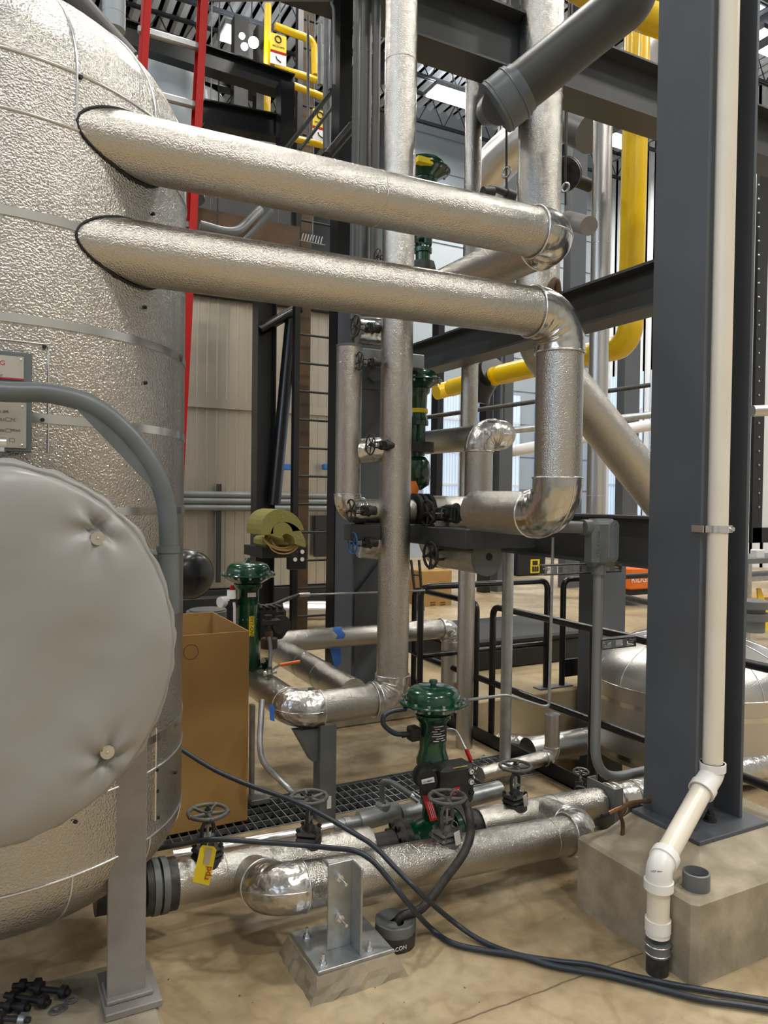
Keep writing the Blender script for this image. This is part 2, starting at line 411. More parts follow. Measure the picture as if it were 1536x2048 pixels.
# joists: open web, along x
jy = [y for y in (6, 7.8, 9.6, 11.4, 13.2, 15, 16.8, 18.6, 20.4, 22.2, 24, 26, 28)]
for i, y in enumerate(jy):
    x1 = X1 if y < 17.5 else 9.4; zt, zb = ZC+.02, ZC-.75; g = MB()
    for s_ in (-.05, .02): g.box((X0, y+s_, zt-.06), (x1, y+s_+.03, zt)); g.box((X0, y+s_, zb), (x1, y+s_+.03, zb+.06))
    k = int((x1-X0)/.75)
    for j in range(k):
        a = X0+(x1-X0)*j/k; b = X0+(x1-X0)*(j+1)/k; mdl = (a+b)/2
        g.cyl((a, y, zt-.05), (mdl, y, zb+.03), .014, n=6, caps=False); g.cyl((mdl, y, zb+.03), (b, y, zt-.05), .014, n=6, caps=False)
    tag(g.build('roof_joist', 'joist_paint'), 'dark open-web steel joist running under the ribbed roof deck', 'joist', 'open-web roof joists')
for i, x in enumerate((-4.5, 1.5, 7.5, 13.5)):
    g = MB(); ibeam(g, (x, Y0, ZC-1.05), (x, 30 if x < 9.4 else 17.5, ZC-1.05), .6, .25, .02, .012)
    tag(g.build('roof_girder', 'joist_paint'), 'dark steel roof girder carrying the open-web joists', 'girder', 'roof girders under the joists')
# high bay lamps, the seen ones first
def lamp(p, label, group=None, seen=True):
    r_ = T('high_bay_lamp', label, 'lamp', p, group)
    MB().box((p[0]-.62, p[1]-.3, p[2]+.02), (p[0]+.62, p[1]+.3, p[2]+.12)).build('housing', 'galvanized', r_)
    MB().box((p[0]-.56, p[1]-.26, p[2]), (p[0]+.56, p[1]+.26, p[2]+.018)).build('diffuser', 'lamp_glow', r_)
    MB().cyl((p[0], p[1], p[2]+.12), (p[0], p[1], ZC+.05), .012, n=6).build('hanger_rod', 'dark_iron', r_)
    l = bpy.data.lights.new('lamp_light', 'AREA'); l.shape = 'RECTANGLE'; l.size = .7; l.size_y = .4; l.energy = LAMP_W; l.color = (1, .955, .88)
    lo = bpy.data.objects.new('lamp_light', l); COL.objects.link(lo); lo.location = (0, 0, -.02); lo.parent = r_
    l = bpy.data.lights.new('lamp_uplight', 'AREA'); l.shape = 'RECTANGLE'; l.size = 1.1; l.size_y = .5; l.energy = LAMP_W*.18; l.color = (.95, .97, 1)  # added upward light that brightens the roof deck
    lo = bpy.data.objects.new('lamp_uplight', l); COL.objects.link(lo); lo.location = (0, 0, .14); lo.rotation_euler = (PI, 0, 0); lo.parent = r_
lamp(at(905, 196, z=11.0), 'glowing high-bay lamp under the roof, between the two slender pipes left of the big riser')
lamp(at(503, 84, z=10.6), 'glowing high-bay lamp left of the yellow safety gate near the roof')
lamp(at(1229, 281, z=10.9), 'small distant glowing high-bay lamp just left of the yellow pipe')
lamp(at(1541, 92, z=10.8), 'glowing high-bay lamp cut by the right edge, right of the grey column')
for x, y in ((0, -4.5), (-4.6, -1.2), (-4.6, 5), (4.2, -3.5), (5.6, 2.0), (2.2, 5.6), (9.5, -1.), (10.5, 5.), (-1, 11), (5, 10.4), (12.5, -.5)):
    lamp((x, y, 10.8), 'high-bay lamp hanging from the roof joists above the pipework', 'overhead high-bay lamps')
# added area lights at the left windows, for bluish light from that side
for y in (-4.2, -.2, 3.8):
    l = bpy.data.lights.new('window_daylight', 'AREA'); l.shape = 'RECTANGLE'; l.size = 2.4; l.size_y = 4.4; l.energy = DAY_W; l.color = (.72, .85, 1)
    lo = bpy.data.objects.new('window_daylight', l); COL.objects.link(lo); lo.location = (X0+.06, y, 5.7); lo.rotation_euler = (0, -PI/2, 0)
# corrugated wall of the inner enclosure at the left, y = 9.5
YE = 9.5
ex0, ex1 = at(372, 700, y=YE).x-.6, at(672, 700, y=YE).x+.15
zb, zt = at(440, 1176, y=YE).z, at(440, 598, y=YE).z
g = MB(); g.box((ex0, YE, zb), (ex1, YE+.15, zt)); corr(g, (ex1, YE-.01, zb), (-1, 0, 0), (0, 0, 1), ex1-ex0, zt-zb, .125, .06, .4)
g.box((ex0, YE-.05, at(440, 818, y=YE).z), (ex1, YE-.045, at(440, 800, y=YE).z))
struct(g.build('wall_enclosure', 'corrugated'))
struct(MB().box((ex0, YE-.1, 0), (ex1, YE+.4, zb-.02)).box((ex0, YE-.12, zt), (ex1, YE+.05, zt+.13)).build('trim_2', 'black_matte'))
struct(MB().box((ex0-3, YE+.5, zt+.1), (ex1+.3, YE+5, zt+.2)).box((ex0-3, YE+3, zt), (ex1+.3, YE+3.1, 6.8)).build('wall_mezzanine', 'black_matte'))  # black sheets stand in for the dark under the mezzanine
#@@BIG@@
# ------------------------------------------------------------------ the tank
TC = V((0, 2.8, 0)); TR = .627
def hit(px, py, rr=TR):
    v = _f+_r*((px-CX)/FPX)+_u*((CY-py)/FPX); a = v.x**2+v.y**2; b = -2*(v.x*TC.x+v.y*TC.y); c = TC.x**2+TC.y**2-rr*rr
    t = (-b-math.sqrt(max(0, b*b-4*a*c)))/(2*a); return CAM+v*t
tank = T('insulated_tank', 'large upright tank clad in embossed aluminium sheet at the left edge', 'tank', (0, 2.8, .1))
ZS = hit(0, 212).z; ZK = hit(0, 92).z; ZB = hit(140, 1754).z
MB().lathe([(TR, ZB), (TR, ZK)], o=(0, 2.8, 0), n=128).build('shell', 'stucco_coarse', tank)
def dome(z0, h, s_=1, n=16): return [(TR*math.cos(PI/2*k/n), z0+s_*h*math.sin(PI/2*k/n)) for k in range(n+1)]
MB().lathe([(max(r, .001), z) for r, z in dome(ZK, .42)], o=(0, 2.8, 0), n=128).build('top_head', 'stucco_coarse', tank)
MB().lathe([(max(r, .001), z) for r, z in dome(ZB, .30, -1)][::-1], o=(0, 2.8, 0), n=128).build('bottom_head', 'stucco_coarse', tank)
for px, py in ((0, 418), (0, 632), (330, 864), (290, 1022), (0, 0), (335, 1460)):
    if py == 0: continue
    z = hit(px, py).z
    MB().hard([(TR, z-.012), (TR+.003, z-.012), (TR+.003, z+.012), (TR, z+.012)], o=(0, 2.8, 0), n=128).build('steel_band', 'band_metal', tank)
for z in (ZS, ZK, ZB, hit(0, 1640).z): MB().torus((0, 2.8, z), (0, 0, 1), TR, .0045, n=128, m_=6).build('seam_bead', 'bright_metal', tank)
def sd(P, r): MB().tube(P, r, n=6).build('gore_seam', 'bright_metal', tank)
NG = 14
for k in range(NG):
    a = 2*PI*k/NG+.12; P = [V((math.cos(a)*(r+.001), 2.8+math.sin(a)*(r+.001), z)) for r, z in dome(ZK, .42)]
    sd([V((math.cos(a)*TR, 2.8+math.sin(a)*TR, ZS))]+P, .004)
    P = [V((math.cos(a)*(r+.001), 2.8+math.sin(a)*(r+.001), z)) for r, z in dome(ZB, .30, -1)]; sd(P, .0035)
# upright sheet laps low on the shell
for px, y0, y1 in ((312, 1455, 1640), (250, 1560, 1690)):
    p = hit(px, y0); q = hit(px, y1); sd([p, V((p.x, p.y, q.z))], .004)
p = hit(97, 690); q = hit(97, 905); sd([p, V((p.x, p.y, q.z))], .003)
P = [hit(px, 0) for px in range(-60, 98, 8)]; sd([V((a.x, a.y, p.z)) for a in P], .003)
for px, py in ((305, 428), (289, 615), (290, 766), (42, 12), (152, 57), (247, 104), (161, 155), (325, 248), (88, 694), (84, 840), (150, 1643), (252, 1614), (250, 1672), (253, 1568), (313, 1582), (315, 1635), (312, 1540), (350, 1545)):
    if py < 150: continue
    p = hit(px, py); nn = V((p.x, p.y-2.8, 0)).normalized()
    MB().cyl(p-nn*.002, p+nn*.006, .0055, n=8).build('sheet_screw', 'black_matte', tank)
# leg
p0 = at(215, 1900, y=2.27); p1 = at(291, 1985, y=2.27); LX0, LX1 = p0.x, p1.x
g = MB(); g.cbox((LX0, 2.27, .13), (LX1, 2.285, 1.12), .002); g.box((LX1-.012, 2.285, .13), (LX1, 2.40, 1.12)); g.build('leg', 'leg_paint', tank)
g = MB(); g.cbox((LX0-.012, 2.215, .1), (LX1+.04, 2.43, .122), .003); g.cbox((LX0-.004, 2.25, .122), (LX1+.02, 2.36, .135), .003); g.build('foot_plate', 'leg_paint', tank)
g = MB(); g.box((-.33, 2.27, .13), (-.21, 2.285, 1.0)); g.box((-.36, 2.2, .1), (-.17, 2.43, .122)); g.build('leg', 'leg_paint', tank)
pr_ = at(328, 2040, z=.1)
o = MB().cbox((-.9, 1.72, 0), (pr_.x, 2.50, .1), .012).build('concrete_pad', 'concrete'); tag(o, 'low concrete pad carrying the tank leg at the lower left corner', 'concrete pad')
# name plates on the tank
def plate(name, px0, px1, py0, py1, yb, label=None):
    a = at(px1, py1, y=yb); b = at(px0, py0, y=yb); return a, b
YP = 2.135
b = at(64, 708, y=YP+.012); a = at(62, 905, y=YP+.012)
brk = MB().cbox((-.32, YP, a.z), (b.x, YP+.018, b.z), .002).build('plate_bracket', 'davit_paint', tank)
MB().box((-.28, YP, a.z+.01), (-.26, 2.2, b.z-.01)).box((b.x-.03, YP+.01, a.z+.01), (b.x-.02, 2.2, b.z-.01)).build('bracket_leg', 'davit_paint', brk)
q0 = at(48, 714, y=YP-.003); q1 = at(48, 760, y=YP-.003)
pl = MB().cbox((-.29, YP-.003, q1.z), (q0.x, YP, q0.z), .001).build('name_plate', 'nameplate_metal', brk)
text('G', (at(5, 724, y=YP-.004).x, YP-.0035, at(5, 726, y=YP-.004).z), .017, (1, 0, 0), (0, 0, 1), 'red_ink', pl)
text('E', (at(0, 736, y=YP-.004).x-.002, YP-.0035, at(0, 736, y=YP-.004).z), .008, (1, 0, 0), (0, 0, 1), 'black_ink', pl)
text('157', (at(2, 752, y=YP-.004).x-.002, YP-.0035, at(0, 751, y=YP-.004).z), .008, (1, 0, 0), (0, 0, 1), 'black_ink', pl)
MB().box((-.29, YP-.0036, q1.z-.001), (q0.x, YP-.003, q1.z+.003)).build('red_line', 'red_ink', pl)
q2 = at(53, 806, y=YP-.003); q3 = at(53, 897, y=YP-.003)
pl2 = MB().cbox((-.29, YP-.003, q3.z), (q2.x, YP, q2.z), .001).build('data_plate', 'nameplate_metal', brk)
for s_, px, py, sz in (('R. SER.', 8, 823, .0085), ('203.3', 1, 839, .0085), ('°C', 27, 840, .009), ('.200', 3, 861, .0085), ('MPAG', 31, 861, .0085)):
    c = at(px, py, y=YP-.004); text(s_, (c.x, YP-.0035, c.z), sz, (1, 0, 0), (0, 0, 1), 'black_ink', pl2)
for px, py in ((17, 839), (17, 861), (24, 880)):
    c = at(px, py, y=YP-.004); g = MB()
    for dx, dz, sx, sz in ((0, .004, .006, .0004), (0, -.004, .006, .0004), (.006, 0, .0004, .004), (-.006, 0, .0004, .004)): g.box((c.x+dx-sx, YP-.0036, c.z+dz-sz), (c.x+dx+sx, YP-.003, c.z+dz+sz))
    g.build('stamped_box', 'black_ink', pl2)
for px, py in ((42, 719), (45, 813), (44, 890)):
    c = at(px, py, y=YP-.004); MB().ball((c.x, YP-.003, c.z), .004, 8, (1, .6, 1)).build('rivet', 'bright_metal', brk)
# ------------------------------------------------------------------ manway with its quilted blanket
MC = V((at(-18, 1324, y=1.76).x, 1.76, at(-18, 1324, y=1.76).z)); MR = (at(358, 1290, y=1.76)-MC).length
man = T('manway_cover', 'round quilted grey blanket cover with two metal buttons over the tank manway', 'manway cover', (MC.x, 1.95, MC.z-MR))
btn = [at(197, 1077, y=1.76), at(216, 1507, y=1.76)]
btn2 = [MC+(b-MC).reflect(V((1, 0, 0))) for b in btn]
def blanket():
    vs = []; fs = []; NR, NT = 60, 150
    def hgt(x, z, rr):
        e = .050*(1-(rr/MR)**5)**.5 if rr < MR else 0
        for b in btn+btn2:
            dx, dz = x-(b.x-MC.x), z-(b.z-MC.z); q = math.hypot(dx, dz); an = math.atan2(dz, dx)
            e -= .020*math.exp(-(q/.022)**2)+.012*math.exp(-(q/.06)**2)*(1+.9*math.sin(an*5+b.z*7))
        e += .006*math.sin(x*11+z*5)*math.sin(z*9-x*4)+.003*math.sin(x*23-z*17)
        return e
    for i in range(NR+1):
        rr = MR*.965*(i/NR)**.8
        for j in range(NT):
            t = 2*PI*j/NT; x, z = rr*math.cos(t), rr*math.sin(t)
            vs.append(V((MC.x+x, 1.80-max(0, hgt(x, z, rr)), MC.z+z*1.075)))
    # gathered rim: folds, then the side of the blanket
    for k, (ro, yo) in enumerate(((.983, 1.806), (.98, 1.822), (.972, 1.83), (.99, 1.822), (1.012, 1.826), (1.022, 1.84), (1.02, 1.87), (1.012, 1.93), (1.0, 1.985))):
        for j in range(NT):
            t = 2*PI*j/NT; wv = (.0022*math.sin(t*23+k)+.0016*math.sin(t*41+1)+.006*max(0, math.sin(t*9+1.3+.4*math.sin(3*t)))**14)*(1 if k > 2 else .5)
            rr = MR*ro+wv; vs.append(V((MC.x+rr*math.cos(t), yo+wv*.5, MC.z+rr*1.075*math.sin(t))))
    rows = NR+1+9
    for i in range(rows-1):
        for j in range(NT): fs.append((i*NT+j, i*NT+(j+1) % NT, (i+1)*NT+(j+1) % NT, (i+1)*NT+j))
    return MB().add(vs, fs, True)
bl = blanket().build('quilted_blanket', 'blanket', man)
for b in btn+btn2:
    y = 1.80-.028; bb = MB().cyl((b.x, y+.012, b.z), (b.x, y-.004, b.z), .0155, n=24); bb.ball((b.x, y-.004, b.z), .0035, 8); bb.build('button', 'nameplate_metal', bl)
MB().cyl((MC.x, 1.985, MC.z), (MC.x, 2.3, MC.z), MR*.78, n=64).build('neck', 'stucco_coarse', man)
c = at(4, 885, y=1.86); MB().cyl((c.x-.03, 1.86, c.z), (c.x+.008, 1.86, c.z), .012, n=6).cyl((c.x, 1.86, c.z-.02), (c.x, 1.86, c.z-.002), .006, n=10).build('clamp_bolt', 'bright_metal', man)
# davit arm
YD = 1.93
P = [at(-160, 765, y=YD), at(0, 783, y=YD), at(100, 787, y=YD), at(185, 812, y=YD), at(255, 868, y=YD), at(305, 935, y=YD), at(330, 1000, y=YD), at(337, 1060, y=YD), at(337, 1130, y=YD)]
P = [V((p.x, YD, p.z)) for p in P]
dv = T('davit_arm', 'curved grey pipe davit with gusset plate beside the tank manway', 'davit', (P[-1].x, YD, P[-1].z))
MB().tube(bez(P, 8), .0237, n=24).build('arm_pipe', 'davit_paint', dv)
gp = [at(px, py, y=YD) for px, py in ((120, 795), (145, 810), (317, 990), (322, 960), (250, 862), (185, 812))]
MB().prism([(p.x, p.z) for p in gp][::-1], (0, YD-.004, 0), (1, 0, 0), (0, 0, 1), .008).build('gusset_plate', 'davit_paint', dv)
q = at(337, 1100, y=YD); zc_ = q.z; xc = q.x
MB().cyl((xc, YD, zc_-.006), (xc, YD, zc_+.01), .029, n=24).cyl((xc, YD, zc_-.16), (xc, YD, zc_-.006), .027, n=24).box((xc-.03, YD, zc_-.16), (xc+.03, 2.2, zc_-.12)).box((xc-.03, YD-.0, zc_-.03), (xc+.0, 2.25, zc_-.012)).build('socket', 'davit_paint', dv)
# ------------------------------------------------------------------ the two feed pipes off the tank
YF = 2.303
def zfeed(px, py): return at(px, py, y=YF).z
z1 = zfeed(670, 386); z2 = zfeed(670, 571)
xe = at(1118, 800, y=YF).x; RP = .0925
pU = pipe('feed_pipe', 'upper of the two big aluminium-clad pipes leaving the tank, elbow turning back at right', [(.15, YF, z1), (xe-.02, YF, z1+.02), (xe-.02, YF+1.0, z1+.02)], RP, er=.10, ridges=0, seams=((0, .56),))
ze = at(1112, 1030, y=YF).z
pL = pipe('feed_pipe', 'lower big aluminium-clad pipe from the tank, dropping at right and turning back', [(.15, YF, z2), (xe, YF, z2+.02), (xe, YF, ze), (xe, YF+.55, ze+.005)], RP, er=.125, ridges=4)
for nm, z in (('collar_seam', z1), ('collar_seam', z2)):
    g = MB(); P = []
    for k in range(49):
        t = 2*PI*k/48; yy = YF+math.cos(t)*(RP+.002); x = math.sqrt(max(0, TR**2-(2.8-yy)**2)) if yy > 2.174 else 0; P.append(V((x+.004, yy, z+math.sin(t)*(RP+.002))))
    g.tube(P, .004, n=6, caps=False).build(nm, 'black_matte', pU if z == z1 else pL)
# ------------------------------------------------------------------ grey steel column, pedestal, drain pipe
CX0, CX1, CY0, CY1 = 2.393, 2.67, 1.95, 2.205; ZP = .28
ped = T('concrete_pedestal', 'concrete pedestal with sloped grout top under the grey column', 'pedestal', (2.5, 1.95, 0))
PX0, PX1, PY0, PY1 = 2.06, 3.0, 1.668, 2.222
g = MB(); c_ = .02
lo = [(PX0+c_, PY0), (PX1, PY0), (PX1, PY1), (PX0, PY1), (PX0, PY0+c_)]
def ringz(z, k): return [V((x+(k if x < 2.3 else -k), y+(k if y < 1.9 else -k*.2), z)) for x, y in lo]
R0, R1, R2 = ringz(0, 0), ringz(ZP-.012, 0), ringz(ZP, .014)
n_ = 5
g.add(R0+R1+R2, [(i, (i+1) % n_, n_+(i+1) % n_, n_+i) for i in range(n_)]+[(n_+i, n_+(i+1) % n_, 2*n_+(i+1) % n_, 2*n_+i) for i in range(n_)]+[(10, 11, 12, 13, 14)])
g.build('block', 'concrete', ped)
A = [V(p) for p in ((2.20, 1.76, ZP), (2.84, 1.76, ZP), (2.84, 2.215, ZP), (2.20, 2.215, ZP))]; B = [V(p) for p in ((2.325, 1.872, ZP+.045), (2.745, 1.872, ZP+.045), (2.745, 2.215, ZP+.045), (2.325, 2.215, ZP+.045))]
MB().add(A+B, [(0, 1, 5, 4), (1, 2, 6, 5), (2, 3, 7, 6), (3, 0, 4, 7), (4, 5, 6, 7)]).build('grout', 'concrete', ped)
colm = T('steel_column', 'broad blue-grey steel I-column standing on the concrete pedestal at right', 'column', (2.5, 2.05, ZP+.04))
g = MB(); tf = .016
g.cbox((CX0, CY0, ZP+.06), (CX0+tf, CY1, 9), .002); g.cbox((CX1-tf, CY0, ZP+.06), (CX1, CY1, 9), .002); g.box((CX0+tf, (CY0+CY1)/2-.005, ZP+.06), (CX1-tf, (CY0+CY1)/2+.005, 9)); g.build('shaft', 'column_paint', colm)
MB().cbox((2.335, 1.88, ZP+.04), (2.735, 2.212, ZP+.062), .003).build('base_plate', 'column_paint', colm)
for x, y in ((2.53, 1.99), (2.46, 1.91)):
    if x > 2.5: MB().cyl((x, y, ZP+.06), (x, y, ZP+.066), .026, n=20).nut((x, y, ZP+.066), (0, 0, 1), .02, .022).cyl((x, y, ZP+.08), (x, y, ZP+.105), .011, n=12).build('anchor_nut', 'dark_iron', colm)
# pvc drain
YV = 1.925
dr = T('drain_pipe', 'aged white plastic drain pipe running down the grey column to a black stub', 'drain pipe', at(1312, 1945, z=0))
def pp(px, py, y=YV): return at(px, py, y=y)
ptop = pp(1444, -120); pb1 = pp(1425, 1528); rv = .0375
XV = pb1.x; 
pk = [V((XV+.005, YV, 6.2)), V((XV, YV, pb1.z))]
base_ = at(1312, 1945, z=0); yb = base_.y
q1 = at(1415, 1560, y=YV); q2 = at(1326, 1722, y=yb+.01); q3 = at(1318, 1745, y=yb); q4 = at(1313, 1865, y=yb)
MB().cyl(pk[0], pk[1], rv, n=32).build('upper_pipe', 'pvc_aged', dr)
d1 = (q2-q1).normalized()
MB().cyl(q1, q2, rv, n=32).build('slanted_pipe', 'pvc_aged', dr)
def fitting(a, b, c, r, nm):
    P = fillet([a, b, c], .06, 8); g = MB().tube(P, r, n=32); g.cyl(a, V(a)+(V(b)-V(a)).normalized()*.03, r*1.12, n=32); g.cyl(c, V(c)+(V(b)-V(c)).normalized()*.03, r*1.12, n=32); g.build(nm, 'pvc_white', dr)
fitting(pk[1]+V((0, 0, .006)), V((XV, YV, q1.z+.02)), q1+d1*.07, rv*1.16, 'elbow_fitting')
X3 = q3.x
fitting(q2-d1*.03, V((X3, yb, q3.z+.02)), V((X3, yb, q3.z-.055)), rv*1.16, 'elbow_fitting')
zc2 = at(1312, 1845, y=yb).z
MB().cyl((X3, yb, zc2), (X3, yb, q3.z-.03), rv, n=32).build('lower_pipe', 'pvc_aged', dr)
MB().cyl((X3, yb, zc2-.03), (X3, yb, zc2+.012), rv*1.14, n=32).cyl((X3, yb, zc2-.045), (X3, yb, zc2-.03), rv*1.06, n=32).build('reducer_fitting', 'pvc_white', dr)
zc3 = at(1312, 1882, y=yb).z
g = MB().cyl((X3, yb, zc3-.045), (X3, yb, zc3+.0), rv*1.08, n=32); cp = g.build('rubber_coupling', 'galv_paint', dr)
for dz in (-.038, -.008): MB().torus((X3, yb, zc3+dz), (0, 0, 1), rv*1.09, .003, n=32, m_=6).nut((X3+rv*1.1, yb-.01, zc3+dz), (0, -1, .3), .006, .016).build('hose_clamp', 'bright_metal', cp)
MB().cyl((X3, yb, 0), (X3, yb, zc3-.04), rv*.98, n=32).torus((X3, yb, zc3-.048), (0, 0, 1), rv*.98, .003, n=32, m_=6).build('black_stub', 'black_rubber', dr)
text('NSF dwv', at(1313, 1743, y=yb-.0465), .010, _r0, (0, 0, 1), 'black_ink', dr)
# clamp
zk = pp(1425, 1058).z
clm = T('pipe_clamp', 'shiny metal strap clamp holding the plastic drain pipe to the column', 'clamp', (XV, YV, zk))
MB().torus((XV, YV, zk), (0, 0, 1), rv+.002, .002, n=32, m_=4).hard([(rv+.001, -.013), (rv+.004, -.013), (rv+.004, .013), (rv+.001, .013)], o=(XV, YV, zk), n=32).box((CX0-.012, CY0-.024, zk-.013), (XV-.03, CY0-.02, zk+.013)).box((CX0-.016, CY0-.024, zk-.013), (CX0-.004, CY0+.03, zk+.013)).cyl((XV+.045, YV-.035, zk), (XV+.045, YV+.01, zk), .009, n=10).box((XV+.03, YV-.02, zk-.014), (XV+.06, YV-.015, zk+.014)).build('strap', 'bright_metal', clm)
# grey sleeve standing on the pedestal
c = at(1392, 1775, z=ZP); rs = .045
o = MB().hard([(rs, 0), (rs, .055), (rs-.006, .057), (rs-.009, .03), (rs-.009, 0)], o=(c.x, c.y, ZP), n=36).build('pipe_sleeve', 'galv_paint'); tag(o, 'short grey plastic pipe sleeve standing on the concrete pedestal', 'sleeve')
# copper lugged cable
c0 = at(1245, 1672, z=ZP)
o = MB().tube(bez([c0, c0+V((0, 0, .05)), at(1240, 1622, y=2.12), at(1262, 1606, y=2.12), at(1300, 1602, y=2.14)], 6), .008, n=10).build('ground_strap', 'rust_steel'); tag(o, 'brown braided ground strap rising from the pedestal beside the column', 'ground strap')
g = T('ground_cable', 'copper cable with black crimped end lying over the pedestal corner', 'cable', at(1205, 1632, y=2.1))
P = bez([at(1205, 1632, y=2.1), at(1240, 1616, y=2.12), at(1285, 1602, y=2.16), at(1320, 1590, y=2.2)], 6)
MB().tube(P, .0075, n=10).build('conductor', 'copper', g); MB().cyl(P[0]-(P[2]-P[0]).normalized()*.002, P[0]+(P[3]-P[0]).normalized()*.035, .009, n=10).build('crimped_end', 'black_matte', g)
#@@MID@@
# ------------------------------------------------------------------ valve templates
def handwheel(root, z, R_=.070, m='grey_iron', ns=5):
    w_ = MB().torus((0, 0, z), (0, 0, 1), R_, .0078, n=40, m_=8)
    for k in range(ns):
        a = 2*PI*k/ns+.5; e = V((math.cos(a), math.sin(a), 0)); s_ = V((-e.y, e.x, 0))
        w_.ball(e*R_+V((0, 0, z)), .0125, 8, (1, 1, .7))
        A, B = e*.014, e*R_
        for q, wd in ((0, .007),):
            w_.tube([A+V((0, 0, z-.006)), (A+B)/2+V((0, 0, z-.004)), B+V((0, 0, z))], lambda t: .008-.002*t, n=8)
    w_.cyl((0, 0, z-.014), (0, 0, z+.006), .017, n=16)
    o = w_.build('handwheel', m, root)
    MB().cyl((0, 0, z+.006), (0, 0, z+.024), .0055, n=10).nut((0, 0, z+.006), (0, 0, 1), .011, .009).build('stem_nut', 'dark_iron', o)
    return o
def gate_valve(name, label, loc, m='dark_iron', wm='grey_iron', rot=None, sc=1., group=None, tagc=None, hz=.24, rz=0, wr=.070):
    r_ = T(name, label, 'valve', (0, 0, 0), group)
    g = MB(); M = Matrix.Rotation(.0, 4, 'Z')
    g.cyl((0, 0, -.02), (0, 0, .085), .045, .038, n=24)
    g.cyl((0, 0, .05), (0, 0, .075), .06, .05, n=24); g.cbox((-.05, -.042, .072), (.05, .042, .092), .01); g.cbox((-.05, -.042, .0935), (.05, .042, .114), .01); g.build('body', m, r_)
    g = MB()
    for x in (-.034, .034):
        for y in (-.034, .034): MB().cyl((x, y, .068), (x, y, .126), .0055, n=8).nut((x, y, .114), (0, 0, 1), .0095, .008).build('bonnet_bolt', m, r_)
    g.cyl((0, 0, .114), (0, 0, .135), .026, .018, n=20)
    for s_ in (-1, 1): g.tube([(s_*.020, 0, .118), (s_*.027, 0, .15), (s_*.026, 0, .185), (s_*.012, 0, .208)], .0075, n=8)
    g.cyl((0, 0, .2), (0, 0, .222), .016, n=16); g.build('yoke', m, r_)
    MB().cyl((0, 0, .13), (0, 0, .235), .0055, n=10).box((-.024, -.009, .148), (.024, .009, .157)).build('stem', 'galvanized', r_)
    handwheel(r_, hz, R_=wr, m=wm)
    if tagc:
        ring = MB().torus((.022, -.02, .135), (1, .4, .2), .014, .0012, n=18, m_=5).build('tag_wire', 'bright_metal', r_)
        MB().cbox((.018, -.052, .062), (.046, -.0505, .118), .0006, Matrix.Rotation(R(-12), 4, 'Y')).build('valve_tag', tagc, r_)
    r_.location = loc; r_.rotation_euler = rot or (0, 0, rz); r_.scale = (sc,)*3
    return r_
def bolts_ring(root, c, d, rad, n, L_, r=.008, m='dark_iron', ph=0.):
    u, v, d = frame(d); c = V(c)
    for k in range(n):
        t = 2*PI*k/n+ph; p = c+(u*math.cos(t)+v*math.sin(t))*rad
        MB().cyl(p-d*L_/2, p+d*L_/2, r*.6, n=8).nut(p-d*L_/2, d, r, r*1.1).nut(p+d*(L_/2-r*1.1), d, r, r*1.1).build('flange_bolt', m, root)
